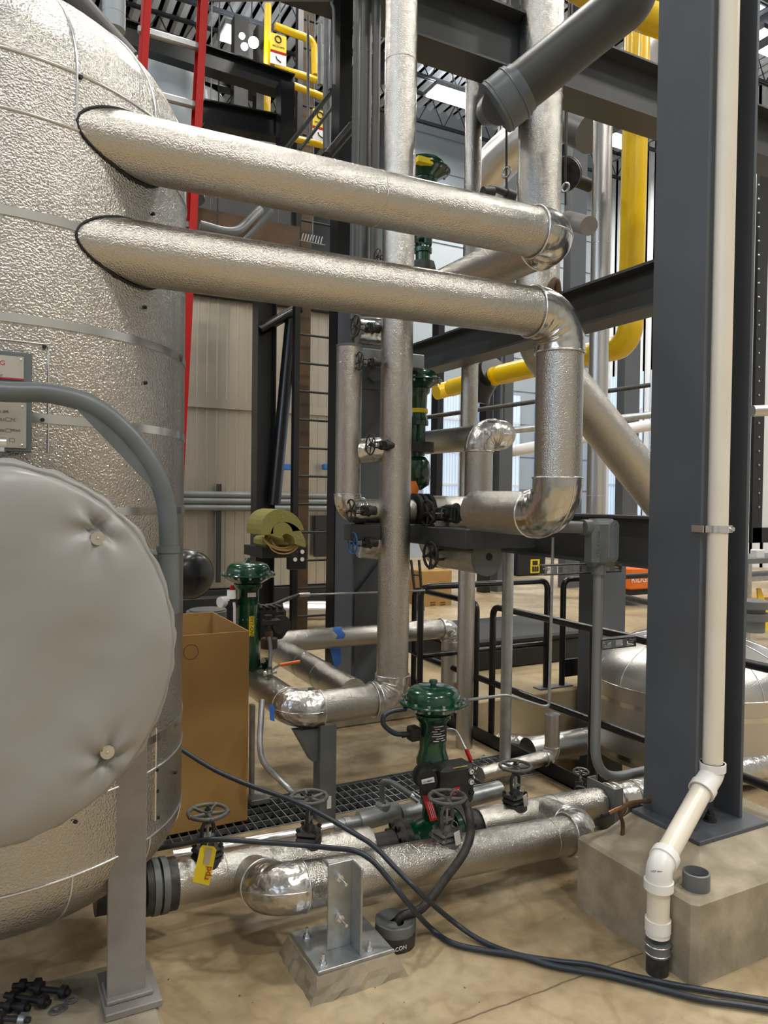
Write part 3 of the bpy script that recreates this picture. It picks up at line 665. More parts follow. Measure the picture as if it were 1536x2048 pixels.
def green_valve(label, x, y, zb, ztop, R_=.145, mdl='green_paint', dust='green_dusty', name='control_valve', body=True, flx=None, plug=True):
    """diaphragm control valve: zb = pipe axis, ztop = top of the dome"""
    r_ = T(name, label, 'control valve', (x, y, zb)); o = (x, y, 0); k = R_/.145; H_ = ztop-zb
    zf = ztop-.068*k   # casing flange
    MB().lathe([(.001, ztop), (.04*k, ztop-.0015), (.075*k, ztop-.006), (.097*k, ztop-.015), (.109*k, ztop-.027*k), (.115*k, ztop-.045*k), (.116*k, zf+.004)], o=o, n=48).build('upper_casing', mdl, r_)
    MB().hard([(.115*k, zf+.006), (.142*k, zf+.005), (.145*k, zf+.001), (.145*k, zf-.004), (.14*k, zf-.007), (.11*k, zf-.008)], o=o, n=48).build('casing_flange', mdl, r_)
    MB().lathe([(.135*k, zf-.008), (.12*k, zf-.018*k), (.075*k, zf-.045*k), (.07*k, zf-.05*k)], o=o, n=48).build('lower_casing', mdl, r_)
    for i in range(14):
        t = 2*PI*i/14; p = V((x+math.cos(t)*.131*k, y+math.sin(t)*.131*k, zf)); MB().nut(p+V((0, 0, .006)), (0, 0, 1), .0075, .007).cyl(p-V((0, 0, .02)), p, .0045, n=8).nut(p-V((0, 0, .016)), (0, 0, 1), .0075, .007).build('casing_bolt', 'galvanized', r_)
    if plug: MB().cyl((x, y, ztop-.004), (x, y, ztop+.012), .013, n=16).cyl((x, y, ztop+.010), (x, y, ztop+.022), .02, .017, n=20).build('vent_plug', 'green_paint' if mdl != 'green_dusty' else 'dark_iron', r_)
    zn = zf-.05*k; zy = zb+.30*H_
    MB().lathe([(.075*k, zn), (.073*k, zn-.02), (.058*k, zn-.035), (.056*k, zn-.15*k), (.068*k, zn-.19*k)], o=o, n=36).build('spring_barrel', mdl, r_)
    g = MB()
    z5 = zn-.19*k
    for s_ in (-1, 1): g.cbox((x-.02*k, y+s_*.045*k-.012, zy-.02), (x+.03*k, y+s_*.045*k+.012, z5+.01), .008)
    g.cyl((x, y, z5-.02), (x, y, z5+.004), .068*k, n=32); g.cbox((x-.055*k, y-.04, zy-.0), (x-.0*k, y+.04, z5), .015)
    g.build('yoke', mdl, r_)
    MB().cyl((x, y, zy-.04), (x, y, z5), .009, n=12).cyl((x, y, zy), (x, y, zy+.03), .024, n=6).build('stem', 'bright_metal', r_)
    g = MB(); g.cyl((x, y, zy-.055), (x, y, zy-.03), .05*k, n=32); g.cyl((x, y, zb+.05), (x, y, zy-.05), .04*k, n=24); g.build('bonnet', mdl, r_)
    bolts_ring(r_, (x, y, zy-.03), (0, 0, 1), .04*k, 6, .05, .009)
    if body:
        b_ = MB(); b_.tube([(x-.10, y, zb), (x-.05, y, zb), (x, y, zb-.005), (x+.05, y, zb), (x+.10, y, zb)], lambda t: .052+.028*math.sin(PI*t), n=28).build('valve_body', mdl, r_)
        for s_ in (-1, 1):
            MB().cyl((x+s_*.10, y, zb), (x+s_*.125, y, zb), .083, n=36).build('green_flange', mdl, r_)
    return r_
# ------------------------------------------------------------------ low line L (valves in series) and its bypass B
YL = 2.72
zl0 = at(420, 1752, y=YL).z; zl1 = at(1000, 1642, y=YL).z
def zL(x): return zl0+(zl1-zl0)*(x-.732)/(2.054-.732)
def Lp(px): p = at(px, 1700, y=YL); return V((p.x, YL, zL(p.x)))
RL = .077
lf = T('flexible_flange_joint', 'black and grey ribbed flange joint at the bottom outlet of the tank', 'flange joint', Lp(318))
a, b = Lp(288), Lp(350); D_ = (b-a)
for t0, t1, rr, mm, nm in ((0, .22, .092, 'black_rubber', 'gasket_ring'), (.22, .42, .096, 'galv_paint', 'steel_flange'), (.42, .5, .085, 'black_rubber', 'gasket_ring'), (.5, .7, .096, 'galv_paint', 'steel_flange'), (.7, 1., .09, 'black_rubber', 'gasket_ring')):
    MB().cyl(a+D_*t0, a+D_*t1, rr, n=44).build(nm, mm, lf)
MB().cyl(a-D_*1.5, a, .06, n=24).build('outlet_neck', 'dark_iron', lf)
xv = Lp(862).x; vb = V((xv, YL, zL(xv)))
# left insulated section, its end just before the control valve
pa, pb = Lp(352), V((xv-.30, YL, zL(xv-.30)))
l1 = pipe('low_pipe', 'low aluminium-clad pipe at floor level between tank outlet flange and the front green valve', [pa, pb], RL, m='stucco', seams=((0, .22), (0, .5)), cat='pipe')
pc = V((xv+.235, YL, zL(xv+.235))); pd = Lp(1196); 
l2 = pipe('low_pipe', 'low clad pipe right of the front green valve, ending at the grey support channel', [pc, pd], RL*.95, m='stucco', seams=((0, .6),))
# raw flanges on both sides of the green valve
nf = T('flanged_spool', 'dark grey flanged nozzle bolted to the left of the front green valve', 'flange', vb-V((.2, 0, 0)))
MB().cyl(vb-V((.31, 0, 0)), vb-V((.18, 0, 0)), .052, n=32).cyl(vb-V((.29, 0, 0)), vb-V((.275, 0, 0)), .058, n=32).build('neck', 'dark_iron', nf)
MB().cyl(vb-V((.185, 0, 0)), vb-V((.150, 0, 0)), .060, .085, n=36).cyl(vb-V((.150, 0, 0)), vb-V((.126, 0, 0)), .087, n=40).build('steel_flange', 'dark_iron', nf)
bolts_ring(nf, vb-V((.14, 0, 0)), (1, 0, 0), .068, 8, .09, .014, 'black_matte', .3)
nf = T('flanged_spool', 'dark grey flanged nozzle on the right of the front green valve, behind the bypass valve', 'flange', vb+V((.2, 0, 0)))
MB().cyl(vb+V((.126, 0, 0)), vb+V((.150, 0, 0)), .087, n=40).cyl(vb+V((.150, 0, 0)), vb+V((.24, 0, 0)), .075, .056, n=36).build('steel_flange', 'dark_iron', nf)
bolts_ring(nf, vb+V((.14, 0, 0)), (1, 0, 0), .068, 8, .09, .014, 'black_matte', .3)
gv = green_valve('green diaphragm control valve in the foreground with grey positioner and black nameplate', xv, YL, vb.z, at(860, 1371, y=YL).z, .148)
# positioner, gauge, nameplate, red scale
pz0, pz1 = at(915, 1608, y=2.58).z, at(915, 1530, y=2.58).z
pxa, pxb = at(884, 1560, y=2.56).x, at(951, 1560, y=2.56).x
po = MB().cbox((pxa, 2.56, pz0), (pxb, 2.66, pz1), .014).cbox((pxa-.05, 2.60, pz0+.03), (pxa+.005, 2.66, pz1-.01), .006).build('positioner', 'dark_iron', gv)
c = at(905, 1583, y=2.557); c2 = at(929, 1583, y=2.557)
MB().box((c.x-.013, 2.5575, c.z-.015), (c2.x+.008, 2.56, c.z+.014)).build('brand_label', 'black_ink', po)
MB().box((c.x-.013, 2.5568, c.z-.015), (c.x+.036, 2.5575, c.z+.014)).build('red_field', 'red_label', po)
text('FIELDVUE', (c.x-.010, 2.5564, c.z+.002), .0095, (1, 0, 0), (0, 0, 1), 'white_ink', po, align='LEFT')
text('DVC6200', (c.x-.010, 2.5564, c.z-.008), .005, (1, 0, 0), (0, 0, 1), 'white_ink', po, align='LEFT')
for py in (1543, 1564):
    q = at(943, py, y=2.556); g = MB().cyl((q.x, 2.553, q.z), (q.x, 2.562, q.z), .0125, n=24); go = g.build('small_gauge', 'gauge_glass', po); MB().torus((q.x, 2.554, q.z), (0, 1, 0), .0125, .0018, n=24, m_=5).box((q.x-.001, 2.5515, q.z-.002), (q.x+.007, 2.5528, q.z+.001)).build('bezel', 'black_ink', go)
q = at(943, 1585, y=2.556); MB().cyl((q.x, 2.552, q.z), (q.x, 2.562, q.z), .012, n=20).build('conduit_plug', 'black_matte', po)
q0, q1 = at(907, 1537, y=2.557), at(935, 1531, y=2.557); MB().box((q0.x, 2.557, q0.z), (q1.x, 2.5597, q1.z)).build('calibration_sticker', 'yellow_tag', po)
q = at(856, 1562, y=2.56); dd = V((-.35, -1, .05)).normalized()
ga = MB().cyl(q+V((.0, .0, 0)), q-dd*.06, .040, n=36).cyl(q-dd*.06, q-dd*.08, .05, n=36).build('feedback_housing', 'black_matte', gv)
ex_ = V((1, -.35, .22)).normalized(); ez_ = dd.cross(ex_)*-1
MB().prism([(-.026, -.011), (.026, -.011), (.026, .011), (-.026, .011)], q+dd*.001, ex_, V((-.2, 0, 1)), -.0012).build('white_label', 'white_ink', ga)
text('101-480071', q+dd*.0035+V((0, 0, 0)), .009, ex_, V((-.2, 0, 1)), 'black_ink', ga)
# red travel scale leaning under the positioner
s0 = at(853, 1590, y=2.60); s1 = at(868, 1640, y=2.60)
g = MB().prism([(-.022, 0), (.018, 0), (.020, .001), (-.020, .001)], s0, (1, 0, 0), (s1-s0), .004)
dv_ = (s1-s0); g = MB().prism([(-.02, 0), (.016, 0), (.016, 1.), (-.02, 1.)], s0, (1, 0, 0), dv_, -.004)
rs_ = g.build('travel_scale', 'red_label', gv)
for k in (-.008, .0, .008): MB().prism([(k, .25), (k+.0016, .25), (k+.0016, .9), (k, .9)], s0+V((0, -.0045, 0)), (1, 0, 0), dv_, -.0005).build('scale_line', 'white_ink', rs_)
# black nameplate wrapped on the barrel
znp0, znp1 = at(865, 1489, y=2.66).z, at(865, 1453, y=2.66).z; rb = .0585*148/145
cyln = MB(); A0 = math.atan2(-.9, .1)
for a_, b_ in ((0, 1),):
    vs = []; NN = 14
    for i in range(NN+1):
        t = -PI/2-.75+1.75*i/NN; vs += [V((xv+math.cos(t)*rb, YL+math.sin(t)*rb, znp0)), V((xv+math.cos(t)*rb, YL+math.sin(t)*rb, znp1))]
    cyln.add(vs, [(2*i, 2*i+2, 2*i+3, 2*i+1) for i in range(NN)], True)
npp = cyln.build('data_plate', 'black_ink', gv)
g = MB()
for row, segs in enumerate((((-.5, .3),), ((-.4, .0),), ((-.6, -.2), (0, .4)), ((-.5, .1),), ((-.6, .5),), ((-.3, .3),), ((-.5, -.1), (.1, .5)))):
    zz = znp1-.006-row*(znp1-znp0-.01)/6.5
    for s0_, s1_ in segs:
        vs = []; 
        for i in range(7):
            t = -PI/2+s0_+(s1_-s0_)*i/6; vs += [V((xv+math.cos(t)*(rb+.0008), YL+math.sin(t)*(rb+.0008), zz-.0014)), V((xv+math.cos(t)*(rb+.0008), YL+math.sin(t)*(rb+.0008), zz+.0014))]
        g.add(vs, [(2*i, 2*i+2, 2*i+3, 2*i+1) for i in range(6)])
g.build('plate_print', 'white_ink', npp)
# air hose loop and regulator at its back
rg = MB().cbox((xv-.115, YL-.02, at(835, 1480, y=YL).z), (xv-.07, YL+.03, at(835, 1452, y=YL).z), .006).cyl((xv-.15, YL, at(822, 1468, y=YL).z), (xv-.11, YL, at(822, 1468, y=YL).z), .011, n=12).build('air_block', 'black_matte', gv)
P = [at(px, py, y=YL) for px, py in ((813, 1468), (790, 1467), (768, 1450), (768, 1432), (785, 1422), (812, 1418))]
MB().tube(bez(P, 8), .0105, n=12).build('air_hose', 'hose_rubber', gv)
# gate valves in the low line
def LV(px): p = Lp(px); return p
gate_valve('gate_valve', 'gate valve with grey handwheel and yellow tag nearest the tank', LV(415), rz=.4, sc=1.0)
gate_valve('gate_valve', 'gate valve with grey handwheel left of the front green valve, crossed by the hose', LV(617), rz=.9, sc=1.0, tagc=None)
gate_valve('gate_valve', 'gate valve with grey handwheel and metal tag right of the front green valve', LV(1028), rz=.2, sc=1.0, tagc='nameplate_metal')
# bypass
YB = 2.44
zb0 = at(690, 1755, y=YB).z; zb1 = at(1110, 1674, y=YB).z
xb0, xb1 = at(548, 1750, y=YB).x, at(1168, 1670, y=YB).x
xA, xB = at(690, 1755, y=YB).x, at(1110, 1674, y=YB).x
def zB(x): return zb0+(zb1-zb0)*(x-xA)/(xB-xA)
bp_ = pipe('bypass_pipe', 'large clad bypass pipe along the floor in front of the green valve, crumpled elbow ends',
     [V((xb0, YL-.05, zL(xb0)-.01)), V((xb0, YB, zB(xb0))), V((xb1, YB, zB(xb1))), V((xb1, YL-.03, zL(xb1)))], .08, er=.085, em='crumpled_alu', ridges=3, seams=((1, .3), (1, .86)), swell=1.08)
xw = at(893, 1700, y=YB).x
gate_valve('gate_valve', 'gate valve with white tag on the bypass pipe, directly in front of the green valve', V((xw, YB, zB(xw))), m='grey_iron', rz=.1, sc=1.0, tagc='white_ink')
# yellow tag hanging on the first gate valve
p = Lp(415)
yt = T('hang_tag', 'long yellow hang tag with red writing on the gate valve nearest the tank', 'tag', at(408, 1690, y=2.63))
tq = [at(px, py, y=2.62) for px, py in ((385, 1763), (418, 1771), (433, 1700), (428, 1693), (405, 1690), (400, 1696))]
MB().prism([(q.x, q.z) for q in tq], (0, 2.62, 0), (1, 0, 0), (0, 0, 1), .001).build('yellow_card', 'yellow_tag', yt)
tq = [at(px, py, y=2.618) for px, py in ((406, 1727), (418, 1729), (424, 1699), (411, 1696))]
MB().prism([(q.x, q.z) for q in tq], (0, 2.617, 0), (1, 0, 0), (0, 0, 1), .001).build('metal_label', 'nameplate_metal', yt)
up_ = (at(412, 1745, y=2.617)-at(405, 1768, y=2.617)).normalized()
c = at(415, 1746, y=2.6155); text('rpd', c, .034, -up_ if False else V((up_.x, 0, up_.z)), V((-up_.z, 0, up_.x)), 'red_ink', yt)
MB().tube([at(412, 1697, y=2.618), at(418, 1680, y=2.62), at(422, 1660, y=2.65)], .001, n=6).build('tag_wire', 'bright_metal', yt)
# bare drain line behind L: steel pipe with tee and grey flex
YQ = 2.95
za = at(420, 1690, y=YQ)
bl_ = T('bare_pipe', 'thin bare steel pipe running behind the low clad pipe beside the grating', 'pipe', at(350, 1712, y=YQ))
MB().cyl(at(345, 1712, y=YQ), at(595, 1668, y=YQ), .024, n=24).cyl(at(595, 1668, y=YQ), at(665, 1653, y=YQ), .024, n=24).build('pipe_section', 'bright_metal', bl_)
a = at(665, 1653, y=YQ); b = at(718, 1643, y=YQ); MB().cyl(a, b, .028, n=24).cyl(a+(b-a)*.4, a+(b-a)*.6, .036, n=6).build('union', 'galvanized', bl_)
tee = T('pipe_tee', 'grey cast tee fitting with bent hose elbow, left behind the front green valve', 'fitting', at(768, 1625, y=YQ))
MB().cyl(at(718, 1643, y=YQ), at(795, 1622, y=YQ), .043, n=28).cyl(at(766, 1634, y=YQ), at(766, 1607, y=YQ), .034, n=24).build('tee_body', 'galvanized', tee)
MB().tube(fillet([at(765, 1607, y=YQ), at(763, 1563, y=YQ-.02), at(782, 1563, y=YQ-.05), at(826, 1592, y=YQ-.14)], .03), .0125, n=14).build('bent_conduit', 'galv_paint', tee)
a = at(766, 1607, y=YQ); MB().cyl(a-V((0, 0, .006)), a+V((0, 0, .012)), .022, n=8).build('compression_nut', 'bright_metal', tee)
MB().cyl(at(822, 1590, y=YQ-.135), at(838, 1601, y=YQ-.16), .019, n=8).build('compression_nut', 'bright_metal', tee)
o = MB().cyl(at(800, 1630, y=YQ), at(1000, 1580, y=YQ), .042, n=30).build('bare_pipe', 'galvanized'); tag(o, 'grey bare pipe behind the green valve body, running right toward the post', 'pipe')
# right end: wrapped pipe behind the pedestal and channel support
o = pipe('wrapped_pipe', 'crumpled foil-wrapped pipe passing behind the column pedestal', [Lp(1212), Lp(1300)+V((.05, 0, .0)), Lp(1300)+V((1.6, -.0, .0))], RL*.98, m='crumpled_alu', ridges=0, bands=False)
for px in (1216, 1228, 1262):
    q = Lp(px); MB().torus(q, (1, .1, 0), RL, .008, n=30, m_=6).build('wrap_crease', 'crumpled_alu', o)
q = Lp(1200); g = MB(); g.box((q.x-.008, YL-.10, 0), (q.x, YL+.09, q.z+.095)); g.box((q.x, YL-.10, 0), (q.x+.045, YL-.092, q.z+.095)); g.box((q.x, YL+.082, 0), (q.x+.045, YL+.09, q.z+.095))
tag(g.build('support_channel', 'galv_paint'), 'upright grey channel support at the right end of the low pipe', 'support')
# ------------------------------------------------------------------ bolted floor support
sp = T('pipe_support', 'galvanized angle post on a bolted base plate and rough grout, front centre', 'support', (1.06, 2.27, 0))
gx0, gx1, gy0, gy1 = .94, 1.215, 2.185, 2.43; zt_ = .07
A = []; B = []; NN = 10; random.seed(3)
def ringr(ex, z, jit):
    P = []
    for i in range(NN): P.append((gx0-ex+(gx1-gx0+2*ex)*i/NN, gy0-ex))
    for i in range(NN): P.append((gx1+ex, gy0-ex+(gy1-gy0+2*ex)*i/NN))
    for i in range(NN): P.append((gx1+ex-(gx1-gx0+2*ex)*i/NN, gy1+ex))
    for i in range(NN): P.append((gx0-ex, gy1+ex-(gy1-gy0+2*ex)*i/NN))
    return [V((x+random.uniform(-jit, jit), y+random.uniform(-jit, jit), z)) for x, y in P]
rr_ = [ringr(.035, 0, .006), ringr(.028, .02, .006), ringr(.016, .042, .005), ringr(.005, zt_-.004, .003), ringr(-.01, zt_, 0)]
g = MB(); k_ = 4*NN
for i in range(4): g.add(rr_[i]+rr_[i+1], [(j, (j+1) % k_, k_+(j+1) % k_, k_+j) for j in range(k_)], False)
g.add(rr_[4], [tuple(range(k_))]); g.build('grout_bed', 'concrete_dark', sp)
MB().cbox((gx0, gy0, zt_-.002), (gx1, gy1, zt_+.011), .002).build('base_plate', 'galvanized', sp)
a0 = at(655, 1895, y=2.275); a1 = at(700, 1895, y=2.275); h1 = at(690, 1722, y=2.275).z
g = MB().cbox((a0.x, 2.275, zt_+.01), (a1.x+.01, 2.283, h1), .002).cbox((a1.x+.002, 2.20, zt_+.01), (a1.x+.01, 2.275, h1), .002); g.build('angle_post', 'galvanized', sp)
q = at(676, 1752, y=2.275); q2 = at(677, 1832, y=2.275)
for c in (q, q2): MB().cyl((c.x, 2.21, c.z), (c.x, 2.40, c.z), .0055, n=10).nut((c.x, 2.255, c.z), (0, 1, 0), .013, .012).nut((c.x, 2.268, c.z), (0, 1, 0), .015, .006).build('u_bolt_end', 'bright_metal', sp)
for px, py in ((653, 1940), (614, 1875), (751, 1915), (711, 1848)):
    c = at(px, py, z=zt_+.011); c = V((min(max(c.x, gx0+.03), gx1-.03), min(max(c.y, gy0+.03), gy1-.03), c.z)); MB().cyl(c, c+V((0, 0, .003)), .015, n=20).nut(c+V((0, 0, .003)), (0, 0, 1), .0115, .011).cyl(c, c+V((0, 0, .034)), .0055, n=10).build('anchor_bolt', 'bright_metal', sp)
# black sleeve in the floor with the thick hose
c = at(790, 1885, z=0); rc = .072
cs = T('floor_sleeve', 'black taped pipe sleeve standing out of the floor with torn cap', 'sleeve', c)
MB().hard([(rc*1.0, 0), (rc*1.02, .05), (rc, .052)], o=(c.x, c.y, 0), n=40).build('sleeve', 'black_rubber', cs)
MB().hard([(rc*1.015, .05), (rc*1.03, .085), (rc*.95, .088), (rc*.8, .085)], o=(c.x, c.y, 0), n=40, mod=lambda r, h, t, j: r*(1+.015*math.sin(7*t)+.01*math.sin(17*t))).build('tape_wrap', 'galv_paint', cs)
vs = [V((c.x+math.cos(t)*rc*.97, c.y+math.sin(t)*rc*.97, .086)) for t in [2*PI*i/40 for i in range(40)]]; v2 = [V((c.x+.012+math.cos(t)*rc*(.42+.18*math.sin(3*t+1)), c.y-.008+math.sin(t)*rc*(.4+.16*math.sin(2*t)), .083)) for t in [2*PI*i/40 for i in range(40)]]
MB().add(vs+v2, [(i, (i+1) % 40, 40+(i+1) % 40, 40+i) for i in range(40)]).build('torn_cap', 'galv_paint', cs)
MB().cyl((c.x, c.y, .001), (c.x, c.y, .03), rc*.96, n=30).build('dark_opening', 'black_matte', cs)
text('TRACON', V((c.x+.0, c.y, 0))+V((-.035, -rc*1.01, .022)), .02, (1, 0, 0), (0, 0, 1), 'white_ink', cs, align='CENTER')
hp = [at(921, 1590, y=2.45), at(936, 1620, y=2.36), at(941, 1665, y=2.33), at(928, 1705, y=2.31), at(895, 1752, y=2.31), at(845, 1815, y=2.31), V((c.x+.02, c.y, .085)), V((c.x, c.y, .02))]
o = MB().tube(bez(hp, 10), .0165, n=16).build('thick_hose', 'black_rubber'); tag(o, 'thick black hose curling from the bypass valve into the floor sleeve', 'hose')
# the two long dark blue hoses
def fpt(px, py, z=.014): return at(px, py, z=z)
ha = [at(340, 1480, y=3.1), at(365, 1500, y=3.05), at(430, 1540, y=2.95), at(500, 1571, y=2.85), at(560, 1592, y=2.72), at(610, 1612, y=2.62), at(650, 1632, y=2.56), at(700, 1662, y=2.50), at(745, 1690, y=2.42), at(790, 1735, y=2.32), at(840, 1785, y=2.24), fpt(900, 1838, .06), fpt(960, 1880), fpt(1030, 1908), fpt(1110, 1922), fpt(1180, 1930), fpt(1250, 1948), fpt(1330, 1966), fpt(1430, 1984), fpt(1545, 2003)]
o = MB().tube(bez(ha, 8), .0095, n=12).build('air_hose', 'hose_rubber'); tag(o, 'dark blue hose crossing high over the second handwheel and down to the floor at right', 'hose')
hb = [at(300, 1700, y=2.9), at(345, 1692, y=2.82), at(400, 1682, y=2.64), at(440, 1679, y=2.58), at(520, 1684, y=2.52), at(600, 1690, y=2.50), at(660, 1696, y=2.42), at(710, 1702, y=2.34), at(745, 1722, y=2.3), at(775, 1755, y=2.26), at(815, 1805, y=2.22), fpt(860, 1855, .03), fpt(905, 1886), fpt(970, 1901), fpt(1040, 1912), fpt(1100, 1930), fpt(1160, 1942), fpt(1230, 1955), fpt(1310, 1975), fpt(1400, 1998), fpt(1480, 2010), fpt(1545, 2020)]
o = MB().tube(bez(hb, 8), .0095, n=12).build('air_hose', 'hose_rubber'); tag(o, 'dark blue hose lying on the low pipe, looping down past the post to the floor', 'hose')
#@@MID2@@
# ------------------------------------------------------------------ grating over the trench
g = MB()
k = 0
xx = TX0+.02
while xx < TX1-.01:
    g.box((xx, TY0+.01, -.028), (xx+.004, TY1-.01, -.001)); xx += .044
for j in range(5): yy = TY0+.02+j*.08; g.box((TX0+.01, yy, -.03), (TX1-.01, yy+.005, -.004))
g.box((TX0, TY0, -.03), (TX1, TY0+.006, .004)); g.box((TX0, TY1-.006, -.03), (TX1, TY1, .004))
tag(g.build('trench_grating', 'galvanized'), 'steel bar grating over the floor trench behind the low pipes', 'grating')
o = MB().box((TX0+.001, TY0+.001, -.298), (TX1-.001, TY1-.001, -.29)).box((TX0+.001, TY0+.001, -.3), (TX1-.001, TY0+.004, -.03)).box((TX0+.001, TY1-.004, -.3), (TX1-.001, TY1-.001, -.03)).build('trim_3', 'black_matte'); struct(o)  # black lining paints the trench's darkness onto its bottom and sides
# ------------------------------------------------------------------ central riser V with its bottom elbows, and the first green valve
YV2 = 3.42
vx = at(784, 1392, y=YV2).x; vz = at(712, 1402, y=YV2).z; gx = 1.345
gy = 4.22
RV_ = .083
pipe('riser_pipe', 'tall vertical aluminium-clad pipe passing behind both feed pipes, elbow near the floor at its foot', [(vx+.005, YV2, 5.6), (vx, YV2, vz), (gx, YV2, vz-.012), (gx, gy-.22, vz-.012)], RV_, er=.10, em='crumpled_alu', ridges=6, seams=((0, .35), (1, .5)), swell=1.07)
q = at(660, 1470, y=YV2-.02)
ps = T('pipe_support', 'painted grey angle post carrying the elbow of the tall vertical pipe', 'support', (q.x, YV2, 0))
a0, a1 = at(641, 1500, y=YV2-.06).x, at(673, 1500, y=YV2-.06).x
MB().cbox((a0, YV2-.06, 0), (a1, YV2-.052, vz-RV_-.0), .002).cbox((a0, YV2-.052, 0), (a0+.008, YV2+.03, vz-RV_), .002).build('angle_post', 'galv_paint', ps)
MB().prism([(-.12, 0), (0, 0), (0, -.16), (-.03, -.16)], (a0, YV2-.03, vz-RV_-.02), (1, 0, 0), (0, 0, 1), -.06).build('gusset_bracket', 'galv_paint', ps)
q = at(658, 1605, y=YV2-.063); MB().box((q.x-.01, YV2-.0635, q.z-.03), (q.x+.012, YV2-.06, q.z+.03)).build('part_label', 'white_ink', ps)
# green valve G1
zt1 = at(500, 1123, y=gy).z
g1 = green_valve('green diaphragm control valve behind the cardboard box, with yellow label on its stem', gx, gy, vz, zt1, .158)
q0, q1 = at(496, 1232, y=gy-.07), at(500, 1272, y=gy-.07)
MB().box((gx-.018, gy-.082, q1.z), (gx+.012, gy-.079, q0.z)).build('yellow_label', 'yellow_tag', g1)
MB().cyl((gx, gy, vz+.03), (gx, gy, q0.z+.06), .075, .07, n=30).build('neck_casting', 'green_paint', g1)
text('DIY7-OVC', (gx-.003, gy-.083, (q0.z+q1.z)/2), .030, (0, 0, -1), (1, 0, 0), 'black_ink', g1)
c = at(504, 1190, y=gy-.07); MB().box((c.x-.025, gy-.067, c.z-.012), (c.x+.025, gy-.060, c.z+.012)).build('maker_plate', 'nameplate_metal', g1)
fr = MB().cyl(at(463, 1215, y=gy-.05), at(463, 1250, y=gy-.05), .028, n=20).cyl(at(463, 1200, y=gy-.05), at(463, 1215, y=gy-.05), .036, n=20).cyl(at(466, 1205, y=gy-.05), (gx-.05, gy, at(466, 1205, y=gy).z), .016, n=12).build('filter_regulator', 'black_matte', g1)
MB().cyl(at(463, 1197, y=gy-.05), at(463, 1180, y=gy-.05), .025, n=20).build('white_cap', 'white_ink', fr)
MB().cyl(at(464, 1180, y=gy-.05), at(464, 1171, y=gy-.05), .011, n=14).build('red_knob', 'red_paint', fr)
c = at(443, 1204, y=gy-.05); MB().cyl(c+V((-.012, -.01, 0)), c+V((.03, .01, 0)), .031, n=24).build('pressure_gauge', 'gauge_glass', fr)
MB().tube([at(468, 1205, y=gy-.1), at(469, 1215, y=gy-.1), at(469, 1250, y=gy-.1)], .008, n=10).build('drain_tube', 'white_paint', fr)
c = at(548, 1248, y=gy-.05)
po = MB().cbox((c.x-.11, gy-.06, c.z-.095), (c.x+.08, gy+.09, c.z+.095), .025).build('positioner', 'black_matte', g1)
for k in range(4): MB().cbox((c.x-.09+k*.04, gy-.055, c.z+.09), (c.x-.065+k*.04, gy+.08, c.z+.103), .004).build('cooling_fin', 'black_matte', po)
MB().cyl((c.x+.03, gy-.10, c.z), (c.x+.03, gy-.05, c.z), .055, n=28).build('round_cover', 'dark_iron', po)
hp = [at(515, 1214, y=gy+.02), at(545, 1210, y=gy+.05), at(575, 1198, y=gy+.12), at(598, 1190, y=gy+.2)]
MB().tube(bez(hp, 8), .012, n=12).build('air_hose', 'black_rubber', g1)
o = MB().cyl(at(598, 1190, y=gy+.2), at(850, 1181, y=gy-.0), .0065, n=10).cyl(at(598, 1190, y=gy+.2), at(620, 1189, y=gy+.18), .013, n=12).build('instrument_tube', 'galvanized'); tag(o, 'thin steel tube running right from the rear green valve to the tall pipe', 'tube')
# blow-down vent in front of G1
vv = T('vent_valve', 'small black vent valve with bent tube standing on the foil-wrapped elbow end', 'valve', at(542, 1290, y=3.95))
MB().cyl(at(536, 1262, y=3.95), at(536, 1234, y=3.95), .018, n=14).cyl(at(536, 1234, y=3.95), at(536, 1230, y=3.95), .022, n=14).cbox((at(526, 1250, y=3.95).x, 3.93, at(526, 1252, y=3.95).z), (at(560, 1250, y=3.95).x, 3.98, at(526, 1240, y=3.95).z), .005).build('valve_head', 'black_matte', vv)
MB().cyl(at(538, 1275, y=3.95), at(538, 1262, y=3.95), .022, n=6).cyl(at(538, 1296, y=3.95), at(538, 1277, y=3.95), .046, n=28).build('pipe_cap', 'rust_steel', vv)
MB().tube(bez([at(538, 1275, y=3.9), at(541, 1300, y=3.86), at(540, 1335, y=3.80)], 8), .011, n=12).build('down_tube', 'galv_paint', vv)
lv = T('ball_valve', 'small ball valve with orange lever on the low elbow pipe', 'valve', at(540, 1345, y=3.75))
MB().cyl(at(528, 1347, y=3.8), at(552, 1342, y=3.8), .014, n=12).cyl(at(538, 1345, y=3.8), at(538, 1338, y=3.8), .02, n=8).build('valve_body', 'bright_metal', lv)
MB().tube([at(545, 1340, y=3.78), at(560, 1330, y=3.76)], .007, n=8).build('lever_arm', 'bright_metal', lv)
MB().tube([at(560, 1330, y=3.76), at(600, 1323, y=3.74)], .009, n=8).build('lever_grip', 'orange_paint', lv)
